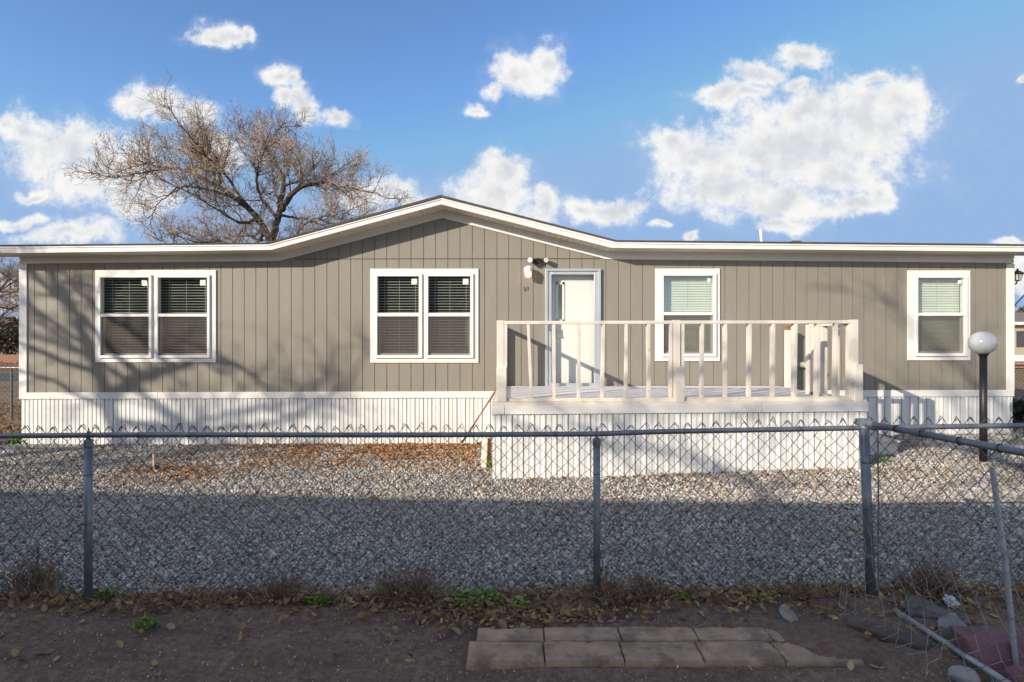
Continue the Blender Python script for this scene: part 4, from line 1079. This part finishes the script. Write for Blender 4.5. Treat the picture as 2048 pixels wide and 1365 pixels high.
# ------------------------------------------------------------------ trees
def make_tree(label, name='bare_tree'):
    D = 24.0
    def T(cx, cy, dy=0):
        cx, cy = 1150 + (cx - 1150) * (.74 if cx < 1150 else .98), 1040 + (cy - 1040) * .80
        return W(150 + cx / 2.926, 130 + cy / 2.926, D) + Vector((0, dy, 0))
    base = Vector((T(1150, 1030).x, D, gz(-10, D)))
    root = thing(name, label, 'tree', base)
    tb, cb = MB(), MB()
    R = random.Random(21)
    fork = T(1150, 1035)
    limbs = [
        ([base - Vector((0, 0, .2)), base.lerp(fork, .5) + Vector((.1, 0, 0)), fork], .34, .27),
        ([fork, T(1180, 870, .1), T(1190, 740, .3), T(1185, 560, .6), T(1150, 470, .7), T(1100, 400, .8), T(1040, 310, 1), T(960, 240, 1.1), T(860, 190, 1.2), T(800, 160, 1.2)], .165, .02),
        ([fork, T(1090, 920, -.2), T(1020, 820, -.5), T(930, 750, -.8), T(840, 690, -1.1), T(740, 640, -1.3), T(640, 590, -1.4), T(540, 570, -1.4), T(440, 570, -1.5), T(340, 535, -1.4), T(240, 550, -1.3), T(100, 590, -1.2)], .165, .015),
        ([T(835, 688, -1.1), T(770, 560, -.3), T(700, 480, .3), T(600, 440, .8), T(520, 420, 1.2), T(400, 400, 1.4)], .09, .015),
        ([T(1200, 790, .2), T(1270, 710, -.2), T(1350, 670, -.6), T(1440, 645, -1), T(1540, 670, -1.3), T(1640, 740, -1.6), T(1700, 800, -1.8)], .15, .015),
        ([T(1270, 710, -.2), T(1300, 580, .5), T(1270, 460, 1.2), T(1220, 340, 1.6), T(1170, 240, 1.8)], .10, .015),
        ([T(1350, 668, -.6), T(1430, 610, 0), T(1530, 600, .6), T(1680, 620, 1), T(1800, 660, 1.3)], .08, .012),
        ([T(1190, 700, .3), T(1100, 650, 1.2), T(1020, 570, 2), T(980, 480, 2.6), T(930, 400, 3)], .085, .012),
        ([T(1195, 840, .1), T(1290, 830, 1), T(1400, 860, 2), T(1470, 920, 2.5)], .07, .012),
        ([T(900, 740, -.9), T(800, 735, -1.8), T(720, 740, -2.4), T(640, 820, -2.8), T(590, 890, -3)], .075, .012),
        ([T(1100, 935, -.2), T(1000, 1000, .8), T(880, 970, 1.6), T(780, 920, 2.2), T(680, 900, 2.6), T(560, 920, 2.8)], .085, .012),
        ([T(1060, 880, -.4), T(1060, 960, -1.6), T(960, 900, -2.4), T(860, 830, -3), T(700, 760, -3.5)], .08, .012),
        ([T(1180, 860, .1), T(1180, 760, -1.6), T(1230, 640, -2.6), T(1330, 500, -3.2), T(1420, 380, -3.4)], .085, .012),
        ([T(1185, 600, .6), T(1250, 500, 1.8), T(1380, 420, 2.6), T(1500, 390, 3)], .06, .01),
        ([T(700, 480, .3), T(650, 380, .9), T(560, 310, 1.3), T(470, 280, 1.5)], .05, .01),
        ([T(1020, 820, -.5), T(950, 640, -1.6), T(860, 520, -2.4), T(760, 380, -3), T(700, 270, -3.3)], .075, .012),
        ([base.lerp(fork, .8), T(900, 1180, .8), T(700, 1060, 1.4), T(600, 980, 1.8), T(480, 960, 2), T(380, 980, 2.2), T(280, 1010, 2.2)], .12, .012),
        ([T(600, 980, 1.8), T(480, 1010, 1), T(330, 1050, .6), T(200, 1000, .2)], .05, .01),
        ([base.lerp(fork, .75), T(1320, 1150, -1), T(1420, 1000, -1.8), T(1560, 930, -2.2), T(1680, 960, -2.4)], .09, .012),
        ([T(540, 570, -1.4), T(430, 640, -2.2), T(320, 690, -2.6), T(220, 700, -2.8)], .045, .01),
        ([T(440, 570, -1.5), T(330, 480, -.6), T(230, 470, -.2), T(110, 480, 0)], .045, .01),
    ]
    def smooth(P, n):
        P = [Vector(p) for p in P]; out = []
        for i in range(len(P) - 1):
            p0, p1, p2, p3 = P[max(i - 1, 0)], P[i], P[i + 1], P[min(i + 2, len(P) - 1)]
            for k in range(n):
                t = k / n; out.append(.5 * (2 * p1 + (p2 - p0) * t + (2 * p0 - 5 * p1 + 4 * p2 - p3) * t * t + (3 * p1 - p0 - 3 * p2 + p3) * t ** 3))
        out.append(P[-1]); return out
    def rv(s): return Vector((R.gauss(0, s), R.gauss(0, s), R.gauss(0, s)))
    def grow(p, d, length, r, lvl):
        n = (0, 5, 4, 3, 2)[lvl]; P = [p]; dd = d.normalized(); seg = length / n
        for i in range(n):
            dd = (dd + rv((0, .2, .24, .26, .2)[lvl]) + Vector((0, 0, (.0, .05, .03, .0, -.02)[lvl]))).normalized(); P.append(P[-1] + dd * seg)
        rad = [max(.0058, r * (1 - .8 * i / n)) for i in range(n + 1)]
        (tb if lvl <= 2 else cb).tube(P, rad, 5 if lvl == 1 else 3, cap=False)
        return P
    def kids(P, lvl, density, lbase, rbase, start=.15):
        Ls = sum((b_ - a).length for a, b_ in zip(P[:-1], P[1:])); cnt = max(1, int(Ls * density + R.random()))
        for _ in range(cnt):
            t = start + (1 - start) * R.random(); f = t * (len(P) - 1); i = min(int(f), len(P) - 2); p = P[i].lerp(P[i + 1], f - i); d = (P[i + 1] - P[i]).normalized()
            side = rv(1); side = (side - d * side.dot(d)).normalized()
            nd = d * R.uniform(.45, .95) + side * R.uniform(.5, 1) + Vector((0, 0, .22))
            ln = lbase * R.uniform(.55, 1.25) * (1.1 - .45 * t); Q2 = grow(p, nd, ln, rbase * (1.1 - .4 * t), lvl)
            if lvl == 1: kids(Q2, 2, 4.2, .95, .014)
            elif lvl == 2: kids(Q2, 3, 6.4, .54, .0085)
            elif lvl == 3: kids(Q2, 4, 4.6, .34, .006)
    for idx, (P, r0, r1) in enumerate(limbs):
        S_ = smooth(P, 5); n = len(S_)
        S_ = [s2 + rv(.02 if 0 < k < n - 1 else 0) for k, s2 in enumerate(S_)]
        tb.tube(S_, [r0 + (r1 - r0) * (k / (n - 1)) ** .7 for k in range(n)], 8, cap=True)
        if idx == 0: continue
        kids(S_, 1, 2.8, 1.5, .026, .14); kids(S_, 2, 2.6, 1.0, .013, .25); kids(S_[-4:], 2, 5, .55, .01, .0)
    tb.build('trunk', M['bark'], root, smooth=True)
    cb.build('crown', M['twig'], root)
    return root
tree = make_tree('tall bare winter tree with spreading grey brown branches behind the home')
def copy_tree(src, loc, rz, sc, label, name=None, twigs=True):
    c = src.copy(); COL.objects.link(c); c.location = loc; c.rotation_euler = (0, 0, rz); c.scale = (sc, sc, sc); c['label'] = label
    if name: c.name = name
    for ch in src.children:
        if not twigs and ch.name.startswith('crown'): continue
        d = ch.copy(); COL.objects.link(d); d.parent = c
    return c
copy_tree(tree, (-20.6, 22, gz(-20, 22)), 2.4, .48, 'bare tree with thin twigs at the far left edge beyond the home')
copy_tree(tree, (-18.1, .2, gz(-16, .2)), .62, .80, 'bare limbed tree left of the neighbouring house, shading the left wall', twigs=False)
copy_tree(tree, (-11.2, -9.5, gz(-15, -12)), 2.6, 1.12, 'bare limbed tree behind the neighbouring house, shading the right wall', twigs=False)


def leafy(name, c, rad, n, lsize, mat, label, cat, trunk_h=1.0, group=None):
    root = thing(name, label, cat, (c[0], c[1], gz(c[0], c[1])), group)
    b = MB(); R = random.Random(int(abs(c[0] * 10)))
    cl = [(Vector((R.gauss(0, .45), R.gauss(0, .45), R.uniform(-.7, .8))), R.uniform(.3, .55)) for _ in range(14)]
    for _ in range(n):
        q, rr = R.choice(cl); d = Vector((R.gauss(0, 1), R.gauss(0, 1), R.gauss(0, 1))).normalized() * rr * R.random() ** .4
        p = Vector(c) + Vector(((q.x + d.x) * rad[0], (q.y + d.y) * rad[1], (q.z + d.z) * rad[2]))
        leafmesh(b, p, lsize * R.uniform(.6, 1.4), R.uniform(0, 6.3), R.gauss(0, .8), R.gauss(0, .8), .3)
    b.build('crown', mat, root)
    b = MB(); b.tube([(c[0], c[1], gz(c[0], c[1]) - .1), (c[0], c[1], c[2])], [rad[0] * .09, rad[0] * .04], 7); b.build('trunk', M['bark'], root)
    return root
c = W(20, 692, 80); leafy('evergreen_tree', (c.x, c.y, H + .6), (3.2, 3, 2.6), 2600, .5, M['conifer'], 'dark rounded evergreen far behind the left fence', 'tree')
c = W(2062, 622, 42); leafy('evergreen_tree', (c.x, c.y, c.z - 1), (1.6, 1.6, 3.0), 2200, .28, M['conifer'], 'dark evergreen rising behind the far beige house', 'tree')
c = W(2042, 822, 10.9); leafy('shrub', (c.x + .1, c.y, c.z), (.28, .35, .33), 1500, .06, M['shrub'], 'dark green shrub at the right end of the home', 'shrub')

# far fences and houses in the gaps
def back_fence(x0, x1, y, label):
    root = thing('chain_link_fence', label, 'fence', (x0, y, gz(x0, y)))
    zt = H - .62; b = MB(); b.tube([(x0, y, zt), (x1, y, zt)], .022, 8); b.build('top_rail', M['galv'], root)
    n = int((x1 - x0) / 2.6)
    for k in range(n + 1):
        X = x0 + (x1 - x0) * k / n; b = MB(); b.tube([(X, y + .03, gz(X, y) - .1), (X, y + .03, zt + .03)], .026, 8); b.build('post', M['galv'], root)
    b = MB(); wires(b, x1 - x0, lambda u: zt + .03, lambda u: gz(x0, y), lambda u, z, t: (x0 + u, y - .03, z), w=.12, h=.12, r=.0024, seed=8); b.build('wire_mesh', M['wire'], root)
back_fence(-17.5, -8.7, 13.2, 'distant chain-link fence seen past the left end of the home')
back_fence(8.9, 17.0, 14.4, 'distant chain-link fence seen past the right end of the home')
def simple_house(name, x0, x1, y0, y1, h, rh, wall, roof, label, skirt_m=None, eave=.4, trim=True):
    root = thing(name, label, 'house', ((x0 + x1) / 2, y0, gz((x0 + x1) / 2, y0)))
    g = gz((x0 + x1) / 2, y0); b = MB(); zb = g + (.75 if skirt_m else 0)
    b.box(x0, x1, y0, y1, zb, g + h); b.build('wall', wall, root)
    if skirt_m: b = MB(); b.box(x0 + .02, x1 - .02, y0 + .02, y1 - .02, g - .1, zb); b.build('skirting', skirt_m, root)
    b = MB(); ym = (y0 + y1) / 2; e = eave
    P = [Vector((x0 - e, y0 - e, g + h - .05)), Vector((x1 + e, y0 - e, g + h - .05)), Vector((x1 + e, ym, g + h + rh)), Vector((x0 - e, ym, g + h + rh)), Vector((x1 + e, y1 + e, g + h - .05)), Vector((x0 - e, y1 + e, g + h - .05))]
    t = Vector((0, 0, .12))
    b.poly([P[0] + t, P[1] + t, P[2] + t, P[3] + t]); b.poly([P[3] + t, P[2] + t, P[4] + t, P[5] + t])
    b.poly([P[0], P[3], P[2], P[1]]); b.poly([P[3], P[5], P[4], P[2]])
    b.poly([P[0], P[3], P[3] + t, P[0] + t]); b.poly([P[3], P[5], P[5] + t, P[3] + t]); b.poly([P[1], P[1] + t, P[2] + t, P[2]]); b.poly([P[2], P[2] + t, P[4] + t, P[4]])
    for x in (x0, x1): b.poly([(x, y0, g + h - .02), (x, y1, g + h - .02), (x, ym, g + h + rh)], 0)
    b.build('roof', roof, root)
    b = MB()
    if trim: b.quad(P[0] - Vector((0, .01, .06)), P[1] - Vector((0, .01, .06)), P[1] + t - Vector((0, .01, 0)), P[0] + t - Vector((0, .01, 0))); b.build('fascia', M['trim'], root) if trim else None
    b = MB()
    for k in range(3):
        xx = x0 + (x1 - x0) * (k + .5) / 3; b.box(xx - .55, xx + .55, y0 - .03, y0 + .02, g + h * .45, g + h * .82)
    b.build('window', M['glass'] if 0 else M['room'], root)
    return root
hb = simple_house('far_house', W(1960, 700, 36).x, W(2500, 700, 36).x, 36, 43, 2.75, .75, M['farwall'], M['farroof'], 'distant beige house with grey roof seen past the right end of the home', M['skirt'])
g_ = gz(0, 34)
b_ = MB(); x0 = W(1950, 0, 34).x; b_.box(x0, x0 + 18, 33.2, 35.8, g_ + .25, g_ + .55); b_.box(x0, x0 + 18, 33.25, 35.8, g_ - .05, g_ + .2); b_.build('deck', M['reddeck'], hb)
hb2 = simple_house('far_house', W(-160, 700, 52).x, W(36, 700, 52).x, 52, 59, 2.05, .72, M['brownfence'], M['redroof'], 'low distant house with an orange roof seen past the left end of the home', trim=False)
b_ = MB(); x0 = W(-260, 0, 36).x
for k in range(36): b_.box(x0 + k * .3, x0 + k * .3 + .28, 36, 36.03, gz(-30, 36) - .05, gz(-30, 36) + random.uniform(.62, .78))
tag(b_.build('plank_fence', M['brownfence'], origin=(x0, 36, gz(-30, 36))), 'low reddish brown plank fence in the far left gap', 'fence')

# the neighbouring house behind the camera, whose roof shades the yard
nb = simple_house('neighbour_house', -7.5, 10.0, -3, 3, 3.1, 2.36, M['stuccob'], M['shingle'], 'tan neighbouring house behind the camera that shades the front yard', None, .5)
nb.rotation_euler = (0, 0, math.radians(-3.7)); nb.location = Vector((-12.0, -3.83, gz(0, -3))) - Matrix.Rotation(math.radians(-3.7), 3, 'Z') @ Vector((-1.25, 3, 0))

# ------------------------------------------------------------------ sky, sun, camera
SUN = Vector((-1.15, -1.0, .535)).normalized()
elev = math.asin(SUN.z); az = math.atan2(SUN.x, SUN.y)
world = bpy.data.worlds.new('World'); scene.world = world; world.use_nodes = True
nt = world.node_tree; nt.nodes.clear()
N = nt.nodes.new; L = nt.links.new
out = N('ShaderNodeOutputWorld'); bg = N('ShaderNodeBackground'); bg2 = N('ShaderNodeBackground'); mixs = N('ShaderNodeMixShader')
sky = N('ShaderNodeTexSky'); sky.sky_type = 'NISHITA'; sky.sun_disc = False; sky.sun_elevation = elev; sky.sun_rotation = az
sky.air_density = 1.0; sky.dust_density = 1.0; sky.ozone_density = 1.6; sky.altitude = 1400
hs = N('ShaderNodeHueSaturation'); hs.inputs['Saturation'].default_value = 1.16; hs.inputs['Value'].default_value = 1.07; hs.inputs['Hue'].default_value = .504
L(sky.outputs[0], hs.inputs['Color']); mn = N('ShaderNodeVectorMath'); mn.operation = 'MINIMUM'; L(hs.outputs[0], mn.inputs[0]); mn.inputs[1].default_value = (1.33, 2.10, 3.38)
mk = N('ShaderNodeMix'); mk.data_type = 'RGBA'; L(hs.outputs[0], mk.inputs[6]); L(mn.outputs[0], mk.inputs[7]); L(mk.outputs[2], bg.inputs[0]); bg.inputs[1].default_value = .115
tc = N('ShaderNodeTexCoord'); sep = N('ShaderNodeSeparateXYZ'); L(tc.outputs['Generated'], sep.inputs[0])
def mth(op, a, b=None, c=None, clamp=False):
    n = N('ShaderNodeMath'); n.operation = op; n.use_clamp = clamp
    for i, v in enumerate((a, b, c)):
        if v is None: continue
        if isinstance(v, (int, float)): n.inputs[i].default_value = v
        else: L(v, n.inputs[i])
    return n.outputs[0]
ysafe = mth('MAXIMUM', sep.outputs[1], .05)
u, v = mth('DIVIDE', sep.outputs[0], ysafe), mth('DIVIDE', sep.outputs[2], ysafe)
cmb = N('ShaderNodeCombineXYZ'); L(u, cmb.inputs[0]); L(v, cmb.inputs[1]); uv = cmb.outputs[0]
def wn(scale, detail, rough, off=0, dist=0):
    n = N('ShaderNodeTexNoise'); n.inputs['Scale'].default_value = scale; n.inputs['Detail'].default_value = detail; n.inputs['Roughness'].default_value = rough; n.inputs['Distortion'].default_value = dist
    ad = N('ShaderNodeVectorMath'); ad.operation = 'ADD'; ad.inputs[1].default_value = (off, off * .7, off); L(uv, ad.inputs[0]); L(ad.outputs[0], n.inputs['Vector']); return n
warp = wn(9, 4, .5, 3.3); wv = N('ShaderNodeVectorMath'); wv.operation = 'MULTIPLY_ADD'; L(warp.outputs['Color'], wv.inputs[0]); wv.inputs[1].default_value = (.10, .10, 0)
sb = N('ShaderNodeVectorMath'); sb.operation = 'SUBTRACT'; L(uv, sb.inputs[0]); sb.inputs[1].default_value = (.05, .05, 0); L(sb.outputs[0], wv.inputs[2]); P = wv.outputs[0]
blobs = [(1500, 300, 120, 60), (1350, 300, 50, 40), (1620, 230, 110, 45), (1600, 300, 215, 105), (1745, 240, 130, 88), (1800, 215, 80, 62), (1405, 320, 85, 62), (1375, 335, 60, 45), (1450, 370, 140, 58), (1560, 400, 125, 48), (1660, 350, 110, 55), (1755, 395, 42, 32), (1690, 418, 80, 28), (1560, 450, 60, 20),
         (1450, 178, 62, 22), (1520, 150, 66, 26), (1590, 112, 48, 32), (1490, 190, 60, 20), (1585, 185, 34, 18), (1745, 168, 44, 18),
         (1040, 155, 66, 44), (1098, 130, 40, 36), (985, 180, 30, 24), (946, 226, 20, 13), (440, 73, 52, 22), (415, 80, 30, 14), (485, 66, 22, 16),
         (560, 150, 40, 20), (588, 165, 30, 22), (600, 210, 42, 42), (560, 205, 30, 26), (672, 222, 26, 20), (300, 205, 72, 26), (370, 225, 60, 30), (140, 300, 130, 58), (60, 262, 60, 32), (10, 245, 34, 30), (210, 360, 110, 55), (270, 400, 90, 50), (420, 290, 60, 40),
         (80, 385, 45, 10), (40, 436, 70, 18), (140, 470, 110, 24), (20, 580, 60, 50), (1010, 350, 58, 42), (985, 395, 80, 50), (1085, 410, 40, 36), (1220, 420, 78, 32), (1160, 425, 36, 24), (790, 380, 56, 42), (740, 400, 50, 40),
         (1327, 455, 18, 9), (1385, 478, 24, 8), (2040, 150, 22, 8), (2020, 482, 50, 12), (1980, 560, 120, 26), (2060, 530, 60, 50)]
acc = None
for (bx_, by_, rx, ry) in blobs:
    iu, iv = F / rx, F / ry
    n1 = N('ShaderNodeVectorMath'); n1.operation = 'MULTIPLY_ADD'; L(P, n1.inputs[0]); n1.inputs[1].default_value = (iu, iv, 0); n1.inputs[2].default_value = (-(bx_ - CX) / F * iu, -(CY - by_) / F * iv, 0)
    n2 = N('ShaderNodeVectorMath'); n2.operation = 'LENGTH'; L(n1.outputs[0], n2.inputs[0])
    acc = n2.outputs['Value'] if acc is None else mth('SMOOTH_MIN', acc, n2.outputs['Value'], .22)
fb_ = wn(13, 12, .66, 0, .25); fc_ = wn(46, 8, .7, 5.1, .2)
nz = mth('ADD', mth('MULTIPLY', mth('SUBTRACT', fb_.outputs['Fac'], .5), 1.9), mth('MULTIPLY', mth('SUBTRACT', fc_.outputs['Fac'], .5), 1.15))
dens = mth('ADD', mth('SUBTRACT', 1.20, acc), nz)
def sstep(x, a, b):
    n = N('ShaderNodeMapRange'); n.interpolation_type = 'SMOOTHSTEP'; L(x, n.inputs[0]); n.inputs[1].default_value = a; n.inputs[2].default_value = b; return n.outputs[0]
front = mth('MULTIPLY', sstep(dens, -.16, .74), sstep(sep.outputs[1], .1, .25))
# unseen broken cloud added as fill light, overhead and behind, away from the part of the sky that holds the clouds above
cn = N('ShaderNodeTexNoise'); cn.inputs['Scale'].default_value = 3.2; cn.inputs['Detail'].default_value = 9; cn.inputs['Roughness'].default_value = .6; L(tc.outputs['Generated'], cn.inputs['Vector'])
over = mth('MULTIPLY', sstep(cn.outputs['Fac'], .475, .60), mth('MAXIMUM', sstep(v, .85, 1.15), mth('MULTIPLY', mth('SUBTRACT', 1.0, sstep(sep.outputs[1], -.1, .25)), sstep(sep.outputs[2], .35, .6))))
veil = mth('MULTIPLY', mth('MULTIPLY', sstep(mth('ADD', mth('SUBTRACT', 1.0, acc), mth('MULTIPLY', mth('SUBTRACT', fb_.outputs['Fac'], .5), 3.2)), -.75, .55), .16), sstep(sep.outputs[1], .1, .25))
alpha = mth('MAXIMUM', mth('MAXIMUM', front, veil), over)
L(sstep(sep.outputs[1], .0, .35), mk.inputs[0])
sh = wn(8, 6, .55, 7.7)
core = mth('ADD', mth('SUBTRACT', .95, acc), mth('MULTIPLY', mth('SUBTRACT', sh.outputs['Fac'], .5), 1.1))
fb2 = N('ShaderNodeTexNoise'); fb2.inputs['Scale'].default_value = 11; fb2.inputs['Detail'].default_value = 9; fb2.inputs['Roughness'].default_value = .6
fb3 = N('ShaderNodeTexNoise'); fb3.inputs['Scale'].default_value = 11; fb3.inputs['Detail'].default_value = 9; fb3.inputs['Roughness'].default_value = .6
o2 = N('ShaderNodeVectorMath'); o2.operation = 'ADD'; o2.inputs[1].default_value = (-.012, .018, 0); L(uv, o2.inputs[0]); L(uv, fb2.inputs['Vector']); L(o2.outputs[0], fb3.inputs['Vector'])
relief = mth('MULTIPLY', mth('SUBTRACT', fb3.outputs['Fac'], fb2.outputs['Fac']), 2.3)      # side away from the sun
grey = sstep(mth('ADD', core, relief), .1, 1.15)
cm = N('ShaderNodeMix'); cm.data_type = 'RGBA'; L(grey, cm.inputs[0]); cm.inputs[6].default_value = (1, .99, .975, 1); cm.inputs[7].default_value = (.70, .735, .785, 1)
L(cm.outputs[2], bg2.inputs[0]); bg2.inputs[1].default_value = .475
L(alpha, mixs.inputs[0]); L(bg.outputs[0], mixs.inputs[1]); L(bg2.outputs[0], mixs.inputs[2]); L(mixs.outputs[0], out.inputs[0])

sd = bpy.data.lights.new('sun', 'SUN'); sd.energy = 3.3; sd.angle = math.radians(.42); sd.color = (1, .89, .73)
so = bpy.data.objects.new('sun', sd); COL.objects.link(so); so.rotation_euler = (-SUN).to_track_quat('-Z', 'Y').to_euler(); so.location = (-20, -20, 20)

cd = bpy.data.cameras.new('camera'); cd.lens = F * 36 / 2048; cd.sensor_width = 36; cd.clip_end = 3000
co = bpy.data.objects.new('camera', cd); COL.objects.link(co); co.location = (0, 0, H); co.rotation_euler = (math.radians(90), 0, 0)
scene.camera = co
vs = scene.view_settings; vs.view_transform = 'Standard'; vs.look = 'None'; vs.gamma = 1; vs.exposure = 1.0
scene.cycles.max_bounces = 8; scene.cycles.transparent_max_bounces = 24
